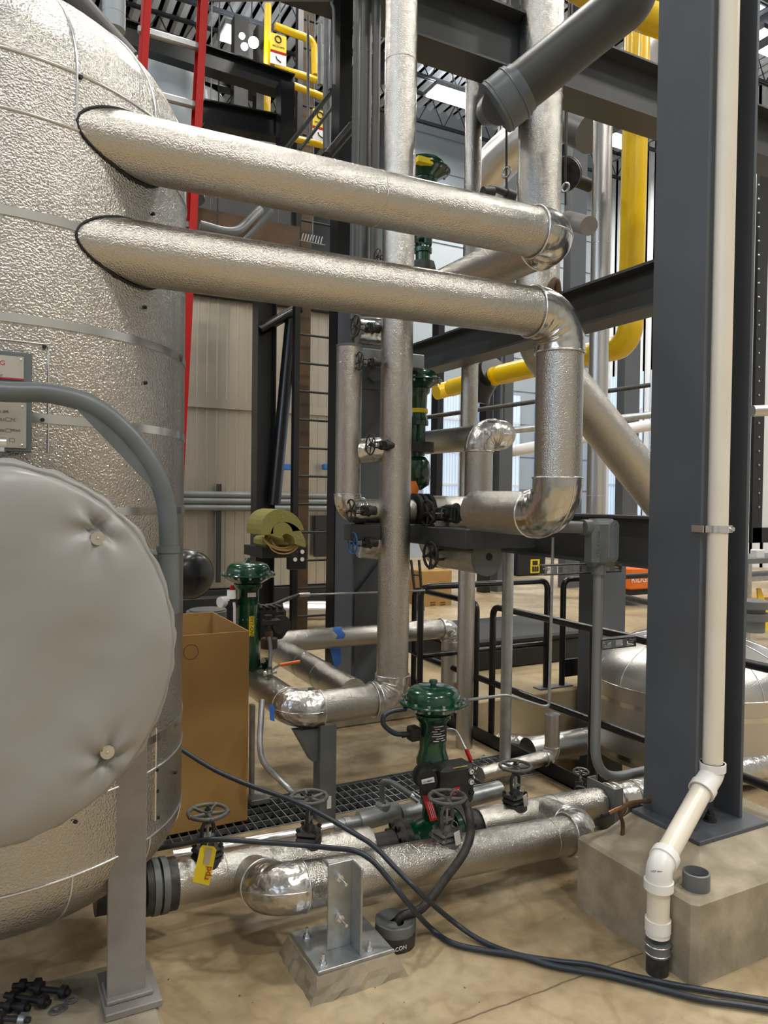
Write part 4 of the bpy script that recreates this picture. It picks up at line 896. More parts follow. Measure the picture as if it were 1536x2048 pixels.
# pipe K parallel, pipe H with drop
kx = at(655, 1352, y=3.75).x; kz = at(655, 1352, y=3.75).z
k1 = pipe('clad_pipe', 'dusty clad pipe with blue tape running back behind the elbow of the tall vertical pipe', [(kx, 3.42, kz-.02), (kx, 4.75, kz)], .078, m='stucco', seams=((0, .3), (0, .5)))
MB().lathe([(.081, 0), (.081, .05)], o=(kx, 4.55, kz), d=(0, 1, 0), n=30, a0=.3, a1=2.2).build('blue_tape', 'blue_tape', k1)
YH = 4.5
ha_, hb_ = at(545, 1280, y=YH), at(900, 1263, y=YH)
hx = at(902, 1263, y=YH).x; hz = at(720, 1271, y=YH).z
h1_ = pipe('clad_pipe', 'horizontal aluminium-clad pipe with strips of blue tape, elbow dropping at its right end', [(ha_.x, YH, hz+.0), (hx, YH, hz), (hx, YH, -.3)], .068, er=.075, em='crumpled_alu', ridges=5, seams=((0, .62),))
q = at(672, 1268, y=YH); rt = .0695
vs = [];
for i in range(9):
    t = -PI*.62+.0+i*.32; w_ = .03+.006*math.sin(i*2.1)
    for s_ in (-1, 1): vs.append(V((q.x+s_*w_+.012*i*.3, YH-math.cos(t+PI/2+.7)*0-rt*math.cos((i/8)*2.2-1.1+.5), hz+rt*math.sin((8-i)/8*2.2-1.1+.5+.1))))
P = MB()
for i in range(10):
    pass
vs = []
for i in range(11):
    t = 1.75-i*.17; 
    for s_ in (-1, 1): vs.append(V((q.x-.0+s_*.028+.01*math.sin(i), YH-math.cos(t)*rt, hz+math.sin(t)*rt)))
MB().add(vs, [(2*i, 2*i+1, 2*i+3, 2*i+2) for i in range(10)]).build('blue_tape', 'blue_tape', h1_)
a, b = at(660, 1297, y=YH-.02), at(682, 1297, y=YH-.02); z_ = at(668, 1338, y=YH-.02).z
MB().add([a, b, V((b.x-.0, b.y, z_+.03)), V((a.x+.035, a.y, z_))], [(0, 1, 2, 3)]).build('blue_tape_tail', 'blue_tape', h1_)
a, b = at(538, 1408, y=3.4), at(549, 1412, y=3.4); o = MB().add([a, b, at(549, 1443, y=3.4), at(540, 1440, y=3.4)], [(0, 1, 2, 3)]).build('blue_tape_tail', 'blue_tape'); tag(o, 'loose strip of blue tape hanging under the low elbow pipe', 'tape')
# conduit bending under the valve 2 handwheel
P = bez([at(524, 1400, y=3.55), at(522, 1440, y=3.5), at(520, 1490, y=3.45), at(528, 1525, y=3.42), at(560, 1560, y=3.4), at(592, 1590, y=3.3), at(612, 1612, y=3.0)], 8)
o = MB().tube(P, .0145, n=14).build('bent_conduit', 'galvanized'); tag(o, 'bent steel conduit dropping from the low elbow pipe to the second handwheel', 'conduit')
o = MB().cbox((at(497, 1500, y=3.75).x, 3.7, 0), (at(535, 1500, y=3.75).x, 3.95, .03), .004).box((at(500, 1500, y=3.8).x, 3.78, .03), (at(500, 1500, y=3.8).x+.02, 3.82, .5)).build('floor_bracket', 'galvanized'); tag(o, 'small steel floor bracket beside the cardboard box', 'bracket')
# cardboard box
bA = at(495, 1640, z=0); by0 = bA.y; bz = at(493, 1262, y=by0).z; bx1 = bA.x; by1 = at(435, 1223, z=bz).y; bx0 = at(330, 1500, y=by0).x-.12
cb = T('cardboard_box', 'tall open brown cardboard box standing between the tank and the low pipes', 'box', ((bx0+bx1)/2, (by0+by1)/2, 0))
t_ = .006
MB().cbox((bx0, by0, 0), (bx1, by0+t_, bz), .001).build('front_panel', 'cardboard', cb)
MB().cbox((bx0, by1-t_, 0), (bx1, by1, bz), .001).build('rear_panel', 'cardboard', cb)
MB().cbox((bx0, by0+t_, 0), (bx0+t_, by1-t_, bz), .001).build('side_panel', 'cardboard', cb)
MB().cbox((bx1-t_, by0+t_, 0), (bx1, by1-t_, bz), .001).build('side_panel', 'cardboard', cb)
MB().box((bx0+t_, by0+t_, .002), (bx1-t_, by1-t_, .008)).build('bottom_panel', 'cardboard', cb)
c = at(382, 1304, y=by0-.001); MB().torus((c.x, by0-.0005, c.z), (0, 1, 0), .035, .0012, n=28, m_=5).build('handle_cut', 'rust_steel', cb)
o = MB().cyl(at(415, 1221, y=5.4), at(415, 1218, y=5.4), .13, n=30).cyl(at(415, 1236, y=5.4), at(415, 1221, y=5.4), .15, n=30).build('spool_drum', 'tank_paint'); tag(o, 'low round drum top seen behind the cardboard box', 'drum')
# ------------------------------------------------------------------ steel beams
o = ibeam(MB(), (1.9, 3.55, (at(1312, 237, y=3.45).z+at(1312, 128, y=3.45).z)/2+.0), (6.5, 3.55, (at(1312, 237, y=3.45).z+at(1312, 128, y=3.45).z)/2), at(1312, 128, y=3.45).z-at(1312, 237, y=3.45).z, .22).build('steel_beam', 'beam_paint'); tag(o, 'high dark steel beam crossing behind the slanted grey pipe at the top', 'beam')
XB_ = 2.53
zt2, zb2 = at(1305, 520, x=XB_-.07).z, at(1305, 612, x=XB_-.07).z
o = ibeam(MB(), (XB_, 2.22, (zt2+zb2)/2), (XB_, 5.4, (zt2+zb2)/2), zt2-zb2, .15).build('steel_beam', 'beam_paint'); tag(o, 'dark grey steel beam at mid height running back from the column behind the lower feed elbow', 'beam')
zt3, zb3 = at(1300, 1033, x=XB_-.06).z, at(1300, 1138, x=XB_-.06).z
o = ibeam(MB(), (XB_, 2.22, (zt3+zb3)/2), (XB_, 5.2, (zt3+zb3)/2), zt3-zb3, .14).build('steel_beam', 'beam_paint'); tag(o, 'dark grey steel beam at eye level running back from the column, behind the oval conduit body', 'beam')
a, b = at(931, 1059, y=3.0), at(970, 1098, y=3.0)
o = MB().cbox((a.x, 3.0, b.z), (b.x, 3.6, a.z), .004).cbox((b.x, 3.0, b.z), (XB_-.07, 3.06, a.z), .004).build('bracket_beam', 'beam_paint'); tag(o, 'short grey bracket beam under the lower elbow of the dropping feed pipe', 'beam')
zpost = b.z
xq = at(1012, 1400, y=3.42).x
o = MB().cyl((xq, 3.42, 0), (xq, 3.42, 1.36), .032, n=24).build('tube_post', 'galvanized'); tag(o, 'galvanized round post rising behind the tagged handwheel to the eye-level beam', 'post')
# slanted grey pipe with coupling
YS = 3.05
gs = T('grey_pipe', 'thick dark grey painted pipe slanting down from the upper right to a coupling', 'pipe', at(1020, 205, y=YS))
a, b = at(1035, 182, y=YS), at(1222, 32, y=2.75)
MB().tube([a, a.lerp(b, .5), b]+bez([b, at(1262, -8, y=2.7), at(1275, -90, y=2.7)], 8)[1:], .118, n=40).build('pipe_section', 'grey_pipe_paint', gs)
d_ = (a-b).normalized()
MB().cyl(a-d_*.03, a+d_*.0, .124, n=40).cyl(a, a+d_*.13, .135, n=40).torus(a+d_*.02, d_, .135, .005, n=40).torus(a+d_*.11, d_, .135, .005, n=40).build('coupling', 'davit_paint', gs)
e_ = a+d_*.10; vb_ = at(981, 222, y=3.95); MB().tube(fillet([e_, vb_, vb_+V((0, 0, 1.6))], .12), .095, n=30).build('pipe_section', 'grey_pipe_paint', gs)
# ------------------------------------------------------------------ the big riser that kinks into the slanting duct
YR = 3.45
rx = at(1078, 400, y=YR).x; zk = at(1095, 690, y=YR).z
rb_ = pipe('riser_pipe', 'widest vertical clad riser behind the feed elbows, kinking into a slanting run at right', [(rx, YR, 6.2), (rx, YR, zk), at(1330, 1010, y=3.3)], .125, er=.3, m='stucco', em='stucco', ridges=0, bands=False, swell=1.0, seams=((0, .3), (0, .62)))
def vpipe(px, pt, pb, y, wpx, label, m='stucco', cat='pipe', name='riser_pipe', foot=None, r=None):
    p = at(px, (pt+pb)/2, y=y); d = (p-CAM).dot(_f); r = r or wpx/FPX*d/2
    z0, z1 = at(px, pb, y=y).z, at(px, pt, y=y).z
    if foot: return pipe(name, label, [(p.x, y, z1), (p.x, y, z0), foot], r, m=m, cat=cat, em='crumpled_alu', ridges=4)
    return pipe(name, label, [(p.x, y, z1), (p.x, y, z0)], r, m=m, cat=cat, seams=((0, .4), (0, .75)))
p = at(937, 1350, y=4.0); vpipe(941, -200, 1500, 4.0, 34, 'slender vertical clad riser left of the widest riser, reaching down behind the railing')
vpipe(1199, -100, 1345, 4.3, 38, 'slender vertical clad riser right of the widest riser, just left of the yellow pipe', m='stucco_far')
vpipe(730, -250, 640, 4.9, 26, 'dark slender vertical pipe, middle of the bundle left of the tall pipe', m='tank_paint')
vpipe(752, -250, 640, 4.8, 16, 'dark slender vertical pipe, nearest to the tall pipe in the bundle', m='tank_paint')
vpipe(712, -250, 640, 4.7, 15, 'dark slender vertical pipe, leftmost of the bundle', m='tank_paint')
o = MB().box((at(690, 300, y=5.2).x-.05, 5.2, 0), (at(690, 300, y=5.2).x+.05, 5.35, 7.6)).build('steel_column', 'black_paint'); tag(o, 'slim black steel column left of the dark pipe bundle', 'column')
# yellow gas line
YY = 4.4; yx = at(1262, 600, y=YY).x; yz = at(1262, 690, y=YY).z
yl = pipe('yellow_pipe', 'yellow painted vertical pipe right of the slender risers, turning back at its foot', [(yx+.02, YY, 6.6), (yx, YY, yz), (yx, YY+1.7, yz)], .098, er=.16, m='yellow_paint', em='yellow_paint', ridges=0, bands=False, swell=1.0)
yl2 = MB().cyl((yx, YY+1.75, yz), (yx, YY+2.6, yz-.02), .095, n=30).build('yellow_pipe', 'yellow_paint'); tag(yl2, 'short yellow pipe length ending in a black rubber elbow, centre right', 'pipe')
c = V((yx, YY+1.72, yz)); 
q = at(1000, 738, x=yx)
o = MB().tube(bez([V((yx, q.y+.1, q.z-.0)), V((yx, q.y+.25, q.z-.05)), V((yx-.05, q.y+.32, q.z-.2)), V((yx-.06, q.y+.34, q.z-.3))], 8), .15, n=28).build('rubber_elbow', 'black_paint'); tag(o, 'glossy black rubber elbow on the end of the yellow pipe', 'elbow')
q = at(905, 770, y=8.2); o = MB().cyl(at(872, 784, y=8.2), at(960, 762, y=8.2), .10, n=24).build('yellow_pipe', 'yellow_paint'); tag(o, 'short stretch of yellow pipe seen right of the green valve behind', 'pipe')
zy_ = at(1290, 55, y=4.0).z
o = MB().tube(bez([at(1090, -70, y=4.1), at(1180, -15, y=4.0), at(1290, 32, y=3.9), at(1400, 70, y=3.8)], 8), .105, n=30).build('yellow_pipe', 'yellow_paint'); tag(o, 'yellow pipe crossing the top of the picture above the high beam', 'pipe')
# overhead quilted duct and flange cluster at upper right
o = MB().tube([at(1100, 225, y=6.5), at(1185, 265, y=5.9)], .21, n=36).build('quilted_duct', 'tank_paint'); tag(o, 'large dark quilted insulation duct under the high beam', 'duct'); hang(o, at(1140, 245, y=6.2))
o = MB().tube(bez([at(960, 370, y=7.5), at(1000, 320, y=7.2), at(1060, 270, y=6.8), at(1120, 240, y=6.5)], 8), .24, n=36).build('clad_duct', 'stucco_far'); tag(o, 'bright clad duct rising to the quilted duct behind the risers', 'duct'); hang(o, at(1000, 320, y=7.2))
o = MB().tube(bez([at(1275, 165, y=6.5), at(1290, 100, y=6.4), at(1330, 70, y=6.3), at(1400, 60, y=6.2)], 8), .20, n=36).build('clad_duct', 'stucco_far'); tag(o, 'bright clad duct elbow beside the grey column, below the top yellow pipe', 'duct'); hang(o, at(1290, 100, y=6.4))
fx = T('flange_end', 'bolted pipe flange with black elbow hanging at upper right behind the widest riser', 'flange', at(1130, 345, y=4.6))
hang(fx, at(1132, 350, y=4.66)); a = at(1127, 350, y=4.6); b = at(1145, 338, y=4.75); dd = (b-a).normalized()
MB().cyl(a, a+dd*.03, .13, n=32).cyl(a+dd*.05, a+dd*.08, .13, n=32).cyl(a, a+dd*.2, .085, n=24).build('flange', 'dark_iron', fx)
bolts_ring(fx, a+dd*.04, dd, .105, 8, .11, .016)
MB().cyl(a+dd*.1+V((.03, 0, -.03)), a+dd*.1+V((.25, 0, -.05)), .05, n=20).build('black_nozzle', 'black_matte', fx)
for px, t_, b_, nm in ((1013, 155, 380, 'threaded hanger rod with turnbuckle below the slanted grey pipe'), (1131, 170, 410, 'threaded hanger rod right of the widest riser')):
    y = 3.7 if px < 1100 else 4.1
    hr = T('hanger_rod', nm, 'hanger', at(px, t_, y=y)); MB().cyl(at(px, t_, y=y), at(px, b_, y=y), .007, n=8).build('rod', 'dark_iron', hr)
    c = at(px, b_-35, y=y); MB().torus(c, (1, .2, 0), .03, .008, n=18, m_=6).build('turnbuckle', 'galvanized', hr)
tr_ = T('steam_trap', 'black threaded fitting and elbow resting on the upper feed pipe', 'fitting', at(990, 385, y=2.62))
MB().tube(bez([at(972, 398, y=2.6), at(974, 382, y=2.6), at(986, 377, y=2.6), at(1012, 386, y=2.6), at(1026, 392, y=2.6)], 6), .0145, n=14).cyl(at(966, 384, y=2.6), at(986, 384, y=2.6), .022, n=14).cyl(at(1012, 386, y=2.6), at(1028, 393, y=2.6), .022, n=14).build('black_nipple', 'dark_iron', tr_)
o = MB().tube([at(1135, 440, y=3.3), at(1178, 452, y=3.05)], .05, n=24).build('stub_pipe', 'leg_paint'); tag(o, 'short beige capped pipe stub behind the upper feed elbow', 'pipe')
o = MB().tube(bez([at(1100, 590, y=2.75), at(1102, 572, y=2.75), at(1112, 562, y=2.75), at(1116, 585, y=2.75)], 6), .018, n=12).build('drain_fitting', 'rust_steel'); tag(o, 'small dark drain fitting above the lower feed elbow', 'fitting')
#@@BACK@@
# ------------------------------------------------------------------ valve rack in the middle
YK = 3.5
wx = at(697, 850, y=YK).x; wz1 = at(697, 695, y=YK).z; hz_ = at(840, 1022, y=YK).z
hxr = at(960, 1030, y=YK).x
rw = pipe('rack_pipe', 'vertical clad pipe left of the tall riser, turning right into the valve header', [(wx, YK, wz1), (wx, YK, hz_), (at(822, 1020, y=YK).x, YK, hz_)], .066, er=.07, em='crumpled_alu', ridges=6, seams=((0, .1), (0, .87)))
MB().cyl((wx, YK, wz1), (wx, YK, wz1+.012), .068, n=36).build('end_cap', 'galv_paint', rw)
rf = T('flange_pair', 'black bolted flanges on the header beside the tall riser', 'flange', at(833, 1022, y=YK))
x = at(826, 1022, y=YK).x
for dx in (0, .035, .075): MB().cyl((x+dx, YK, hz_), (x+dx+.022, YK, hz_), .095, n=36).build('flange_disc', 'black_matte', rf)
pipe('rack_pipe', 'clad header pipe between the black flanges and the feed pipe elbow', [(x+.1, YK, hz_), (hxr+.15, YK, hz_-.005)], .085, seams=((0, .15),))
wv = dict(m='dark_iron', wm='dark_iron')
def side_valve(label, px, py, y, sc, **k):
    p = at(px, py, y=y); kw = dict(wv); kw.update(k)
    # stem points toward -x: the wheel centre is seen at (px, py)
    return gate_valve('gate_valve', label, p+V((.24*sc, 0, 0)), rot=(0, -PI/2, 0), sc=sc, **kw)
side_valve('gate valve with dark handwheel on the header right of the tall riser', 855, 1027, 3.38, .95)
side_valve('gate valve with dark handwheel on the short capped pipe below the header', 861, 1110, 3.3, .95)
side_valve('gate valve with dark handwheel at the elbow left of the tall riser', 702, 1021, 3.4, 0.53, wr=.103)
side_valve('gate valve with bright blue handwheel left of the tall riser', 705, 1086, 3.42, 0.53, wr=.103, wm='blue_paint')
side_valve('small gate valve with dark handwheel on the crumpled branch of the vertical rack pipe', 741, 889, 3.37, 0.49, wr=.103)
side_valve('small gate valve with dark handwheel beside the top cap of the rack pipe', 719, 722, 3.40, 0.442, wr=.103)
side_valve('small gate valve with dark handwheel just under the lower feed pipe', 711, 652, 3.5, 0.53, wr=.103)
side_valve('small gate valve with dark handwheel between the two feed pipes, left of the tall riser', 755, 513, 3.7, 0.408, wr=.103)
def ppx(name, label, pts, wpx, **k):
    d = (V(pts[0])-CAM).dot(_f); return pipe(name, label, pts, wpx/FPX*d/2, **k)
ppx('rack_pipe', 'short crumpled foil branch from the rack pipe to a small dark handwheel', [at(712, 903, y=YK), at(775, 898, y=YK-.05)], 50, m='crumpled_alu')
ppx('rack_pipe', 'short clad pipe by the blue handwheel, ending at the tall riser', [at(722, 1085, y=YK), at(790, 1092, y=YK)], 62, m='crumpled_alu')
ppx('rack_pipe', 'short clad branch with beige lining under the lower feed pipe at the rack top', [at(712, 660, y=3.7), at(765, 664, y=3.7)], 55, m='smooth_alu')
# branch down from header and the capped pipe towards the viewer
bx = at(880, 1080, y=YK).x; q = at(928, 1117, y=3.05)
zc_ = q.z
cp_ = pipe('capped_pipe', 'short thick clad pipe below the header with a flat round end plate', [(bx-.04, YK, hz_-.05), (bx-.04, YK, zc_+.01), (bx-.01, 3.05, zc_)], .085, er=.10, em='crumpled_alu', ridges=5)
MB().cyl((bx-.01, 3.05, zc_), (bx-.01, 3.042, zc_), .092, n=36).build('end_plate', 'galv_paint', cp_)
MB().cyl((bx+.0, 3.043, zc_+.005), (bx+.0, 3.038, zc_+.005), .019, n=12).build('dark_hole', 'black_matte', cp_)
# cross support under rack
o = MB().cbox((wx-.02, 3.42, at(720, 1065, y=3.42).z-.04), (at(870, 1065, y=3.42).x, 3.5, at(720, 1065, y=3.42).z+.04), .004).build('bracket_beam', 'beam_paint'); tag(o, 'grey cross beam carrying the valve rack behind the tall riser', 'beam')
o = MB().cbox((wx+.03, 3.55, at(735, 712, y=3.6).z-.045), (at(840, 712, y=3.6).x, 3.65, at(735, 712, y=3.6).z+.03), .004).build('bracket_beam', 'galvanized'); tag(o, 'galvanized cross beam at the top of the rack pipe', 'beam')
# tall grey support column behind rack with gusset
kx0, kx1, ky0, ky1 = 2.337, 2.74, 4.9, 5.22
kc = T('steel_column', 'grey steel column with diagonal gusset standing behind the tall riser on bolted pads', 'column', (2.54, 5.06, 0))
MB().cbox((kx0, ky0, .14), (kx0+.02, ky1, 3.2), .003).cbox((kx1-.02, ky0, .14), (kx1, ky1, 3.2), .003).box((kx0+.02, ky0+.03, .14), (kx1-.02, ky0+.045, 3.2)).build('shaft', 'column_paint', kc)
MB().prism([(0, 0), (.36, .36), (0, .36)], (kx0+.02, ky0-.005, at(720, 880, y=4.9).z), (1, 0, 0), (0, 0, 1), .012).build('gusset_plate', 'beam_paint', kc)
MB().prism([(0, 0), (.36, .42), (.36, -.1), (0, -.5)], (kx0+.02, ky0-.005, at(720, 1190, y=4.9).z), (1, 0, 0), (0, 0, 1), .012).build('gusset_plate', 'beam_paint', kc)
MB().cbox((kx0-.16, ky0-.12, .12), (kx1+.1, ky1+.1, .14), .003).build('base_plate', 'beam_paint', kc)
MB().cbox((kx0-.24, ky0-.2, 0), (kx1+.2, ky1+.2, .12), .01).build('grout_pad', 'concrete', kc)
for dx, dy in ((-.09, ky0+.03), (-.04, ky0-.04)): MB().nut((kx0+dx, dy, .14), (0, 0, 1), .035, .04).cyl((kx0+dx, dy, .14), (kx0+dx, dy, .25), .022, n=12).build('anchor_bolt', 'galv_paint', kc)
# dark plate with two round studs
q = at(745, 742, y=4.3); o = MB().cbox((q.x-.09, 4.3, q.z-.12), (q.x+.09, 4.32, q.z+.12), .004).cyl((q.x, 4.3, q.z+.05), (q.x, 4.27, q.z+.05), .03, n=20).cyl((q.x, 4.3, q.z-.04), (q.x, 4.27, q.z-.04), .03, n=20).build('bolted_plate', 'beam_paint'); tag(o, 'dark bolted connection plate left of the tall riser, under the lower feed pipe', 'plate')
# green valves of the rack
gxr = at(833, 900, y=3.72).x
g3 = green_valve('green diaphragm control valve half hidden behind the tall riser at mid height', gxr, 3.72, at(830, 958, y=3.72).z, at(845, 739, y=3.72).z, .142, body=False)
MB().lathe([(.03, -.10), (.075, -.07), (.085, 0), (.075, .06), (.05, .09)], o=(gxr, 3.72, at(830, 945, y=3.72).z), n=28).build('valve_body', 'green_paint', g3)
MB().cyl((gxr, 3.72, at(830, 905, y=3.72).z), (gxr, 3.72, at(830, 885, y=3.72).z), .1, n=28).build('bonnet_flange', 'dark_iron', g3)
c = at(827, 818, y=3.64); MB().cyl((gxr, 3.72, c.z-.012), (gxr, 3.72, c.z+.012), .062, n=24).build('yellow_label', 'yellow_tag', g3)
a, b = at(818, 962, y=3.6), at(832, 962, y=3.6); MB().add([a, b, at(838, 978, y=3.6), at(833, 997, y=3.6), at(824, 998, y=3.6)], [(0, 1, 2, 3, 4)]).build('orange_ribbon', 'orange_tape', g3)
g4x = at(848, 345, y=3.9).x
g4 = green_valve('green diaphragm actuator seen above the upper feed pipe beside the tall riser', g4x, 3.9, at(846, 560, y=3.9).z, at(848, 318, y=3.9).z, .158, body=False, plug=False)
MB().lathe([(.03, -.08), (.08, -.05), (.085, 0), (.07, .06)], o=(g4x, 3.9, at(845, 545, y=3.9).z), n=28).build('valve_body', 'dark_iron', g4)
q = at(850, 325, y=3.76); MB().box((q.x-.05, 3.75, q.z-.004), (q.x+.05, 3.80, q.z+.028)).build('yellow_sticker', 'yellow_tag', g4)
# elbowed pipe right of the rack
ev = at(957, 960, y=3.2); ezt = at(985, 868, y=3.2).z; exr = at(1005, 868, y=3.2).x
pipe('rack_pipe', 'clad pipe with big crumpled double elbow left of the dropping feed pipe', [(ev.x, 3.2, hz_-.02), (ev.x, 3.2, ezt), (exr+.03, 3.2, ezt), (exr+.03, 4.3, ezt+.01)], .072, er=.078, em='crumpled_alu', ridges=5, seams=())
# instrument tubing and conduit body in front of the lower beam
YCB = 2.28
cbx = at(1212, 1085, y=YCB)
lb = T('conduit_fitting', 'grey cast conduit elbow body with oval screwed cover in front of the eye-level beam', 'conduit body', cbx)
z0, z1 = at(1218, 1135, y=YCB).z, at(1218, 1038, y=YCB).z; x0, x1 = at(1191, 1085, y=YCB).x, at(1240, 1085, y=YCB).x
MB().cbox((x0, YCB, z0-.0), (x1, YCB+.085, z1), .022).cyl(((x0+x1)/2-.01, YCB+.04, z0-.03), ((x0+x1)/2-.01, YCB+.04, z0+.01), .030, n=24).cyl((x0-.03, YCB+.045, z1-.035), (x0+.01, YCB+.045, z1-.035), .032, n=24).build('casting', 'galv_paint', lb)
def oval(cx, cz, w, h, y, th, nm, m, par):
    P = []
    for k in range(24):
        t = 2*PI*k/24; P.append((w/2*math.cos(t), (h/2-w/2)*(1 if math.sin(t) >= 0 else -1)+w/2*math.sin(t)))
    return MB().prism(P, (cx, y, cz), (1, 0, 0), (0, 0, 1), th).build(nm, m, par)
oc = at(1226, 1082, y=YCB)
rim = oval(oc.x, oc.z, .052, .165, YCB-.006, -.006, 'cover_rim', 'galvanized', lb) if False else oval(oc.x, oc.z, .054, .172, YCB, .006, 'cover_rim', 'nameplate_metal', lb)  # paler rim metal paints in the light caught on its edge
oval(oc.x, oc.z, .048, .166, YCB-.006, .003, 'cover_plate', 'davit_paint', rim)
for dz in (.07, -.07): MB().cyl((oc.x, YCB-.008, oc.z+dz), (oc.x, YCB-.013, oc.z+dz), .0045, n=10).build('cover_screw', 'bright_metal', rim)
text('APPLETON', (x0+.017, YCB-.0005, (z0+z1)/2), .022, (0, 0, 1), (-1, 0, 0), 'conduit_paint', lb, depth=.0015)
cn = T('conduit', 'grey rigid conduit joining the conduit body, bending away behind the column at its foot', 'conduit', (cbx.x, YCB, .2))
MB().cyl((x0-.02, YCB+.045, z1-.035), (x0-.22, YCB+.36, z1-.04), .025, n=24).build('horizontal_run', 'conduit_paint', cn)
xm = (x0+x1)/2-.01
P = fillet([V((xm, YCB+.04, z0-.02)), V((xm-.0, YCB+.04, at(1225, 1556, y=YCB+.04).z)), V((xm+.6, YCB+.04, at(1225, 1556, y=YCB+.04).z))], .16, 14)
MB().tube(P, .0205, n=24).build('vertical_run', 'conduit_paint', cn)
def strut(label, p, L_, par=None):
    s_ = T('slotted_strut', label, 'strut', p); h_ = .0205
    g = MB(); x = p.x; n_ = int(L_/.05)
    g.box((x, p.y, p.z+h_-.006), (x+L_, p.y+.003, p.z+h_)); g.box((x, p.y, p.z-h_), (x+L_, p.y+.003, p.z-h_+.006))
    for k in range(n_+1):
        xx = x+k*L_/n_; g.box((max(x, xx-.011), p.y, p.z-h_+.006), (min(x+L_, xx+.011), p.y+.003, p.z+h_-.006))
    g.box((x, p.y, p.z+h_-.003), (x+L_, p.y+.041, p.z+h_)); g.box((x, p.y, p.z-h_), (x+L_, p.y+.041, p.z-h_+.003))
    g.build('channel', 'conduit_paint', s_)
    MB().cyl((x+L_-.02, p.y-.012, p.z), (x+L_-.02, p.y+.02, p.z), .009, n=6).cyl((x+.012, p.y-.01, p.z+.005), (x+.012, p.y+.02, p.z+.005), .007, n=6).build('strut_bolt', 'bright_metal', s_)
    return s_
strut('slotted steel strut arm behind the conduit below its oval body', at(1090, 1141, y=2.36), .42)
strut('slotted steel strut arm clamping the conduit to the column at knee height', at(1205, 1290, y=2.29), .19)
o = MB().tube(fillet([at(1106, 1075, y=2.75), at(1098, 1412, y=2.75), at(1092, 1412, y=2.75)+V((-.02, 0, 0)), at(1012, 1390, y=2.76), at(935, 1400, y=2.78)], .03), .0075, n=12).build('instrument_tube', 'galvanized'); tag(o, 'thin steel tube dropping from the feed elbow and bending left to the front green valve', 'tube')
# ------------------------------------------------------------------ railings
XR = 2.92; rr2 = .021
zr = at(986, 1213, x=XR).z; zm = at(980, 1364, x=XR).z
ya0, ya1 = at(829, 1200, x=XR).y, at(953, 1260, x=XR).y
yb0_, yb1_ = at(985, 1300, x=XR).y, 1.2
def rail(label, y0, y1, mid=True, low=.02):
    r_ = T('black_railing', label, 'railing', (XR, (y0+y1)/2, 0))
    MB().tube(fillet([(XR, y0, low), (XR, y0, zr), (XR, y1, zr), (XR, y1, low)], .07), rr2, n=16).build('rail_loop', 'black_paint', r_)
    if mid: MB().cyl((XR, y0, zm), (XR, y1, zm), rr2, n=16).build('mid_rail', 'black_paint', r_)
    return r_
rail('black tube railing section left of the galvanized post, above the front green valve', ya0, ya1)
r2_ = rail('black tube railing section passing behind the galvanized post toward the grey column', yb0_, 1.9)
MB().cyl((XR, ya1-.02, zm), (XR, yb0_, zm), rr2, n=12).build('mid_rail_link', 'black_paint', r2_)
for py_ in (3.05,): MB().cyl((XR+.0, py_, .02), (XR, py_, zr), rr2*1.3, n=16).build('post', 'black_paint', r2_)
o = MB().cbox((XR-.05, 2.0, 0), (XR-.04, 5.1, .09), .002).cbox((XR-.05, 2.0, 0), (XR+.03, 5.1, .012), .002).build('toe_channel', 'black_paint'); tag(o, 'black steel channel on the floor under the railing', 'channel')
o = MB().cbox((XR-.02, 2.0, .013), (XR+.04, 3.6, .024), .002).build('edge_angle', 'bright_metal'); tag(o, 'bright steel edge angle along the pit beside the railing', 'edge')
YRR = 4.34; ztr = at(1060, 1163, y=YRR).z
for lab, pa_, pb_ in (('far black railing loop behind the post, left one of the pair', 842, 1095), ('far black railing loop running right to the grey column', 1127, 1400)):
    xa, xb = at(pa_, 1163, y=YRR).x, at(pb_, 1163, y=YRR).x
    r_ = T('black_railing', lab, 'railing', ((xa+xb)/2, YRR, .2)); MB().tube(fillet([(xa, YRR, .2), (xa, YRR, ztr), (xb, YRR, ztr), (xb, YRR, .2)], .07), .022, n=16).build('rail_loop', 'black_paint', r_)
    for x_ in (xa, xb): MB().cbox((x_-.08, YRR-.04, .2), (x_+.08, YRR+.05, .21), .002).build('foot_plate', 'galv_paint', r_)
    MB().box((xa, YRR-.015, .27), (xb, YRR+.015, .4)).build('kick_plate', 'black_paint', r_) if pa_ > 1000 else MB().cyl((xa, YRR, at(1060, 1290, y=YRR).z), (xb, YRR, at(1060, 1290, y=YRR).z), .02, n=12).build('mid_rail', 'black_paint', r_)
struct(MB().cbox((2.95, 4.235, -.64), (5.58, 5.6, .2), .008).build('trim_4', 'concrete_tan'))
xg0, xg1 = at(1191, 1480, y=4.0).x, at(1236, 1480, y=4.0).x
o = MB().cbox((xg0, 3.95, -.6), (xg1, 4.2, zb3-.0), .004).build('steel_column', 'column_paint'); tag(o, 'slim grey column in the pit behind the grey conduit', 'column')
# black chest on the curb
a, b = at(925, 1270, y=5.0), at(1165, 1270, y=5.0)
ch = T('black_chest', 'long black storage chest standing behind the far railing', 'chest', ((a.x+b.x)/2, 5.4, .2))
zc1 = at(1040, 1272, y=5.0).z
MB().cbox((a.x, 5.0, .2), (b.x, 5.9, zc1-.06), .01).build('body', 'black_matte', ch); MB().cbox((a.x-.015, 4.98, zc1-.06), (b.x+.015, 5.92, zc1), .02).build('lid', 'black_matte', ch)
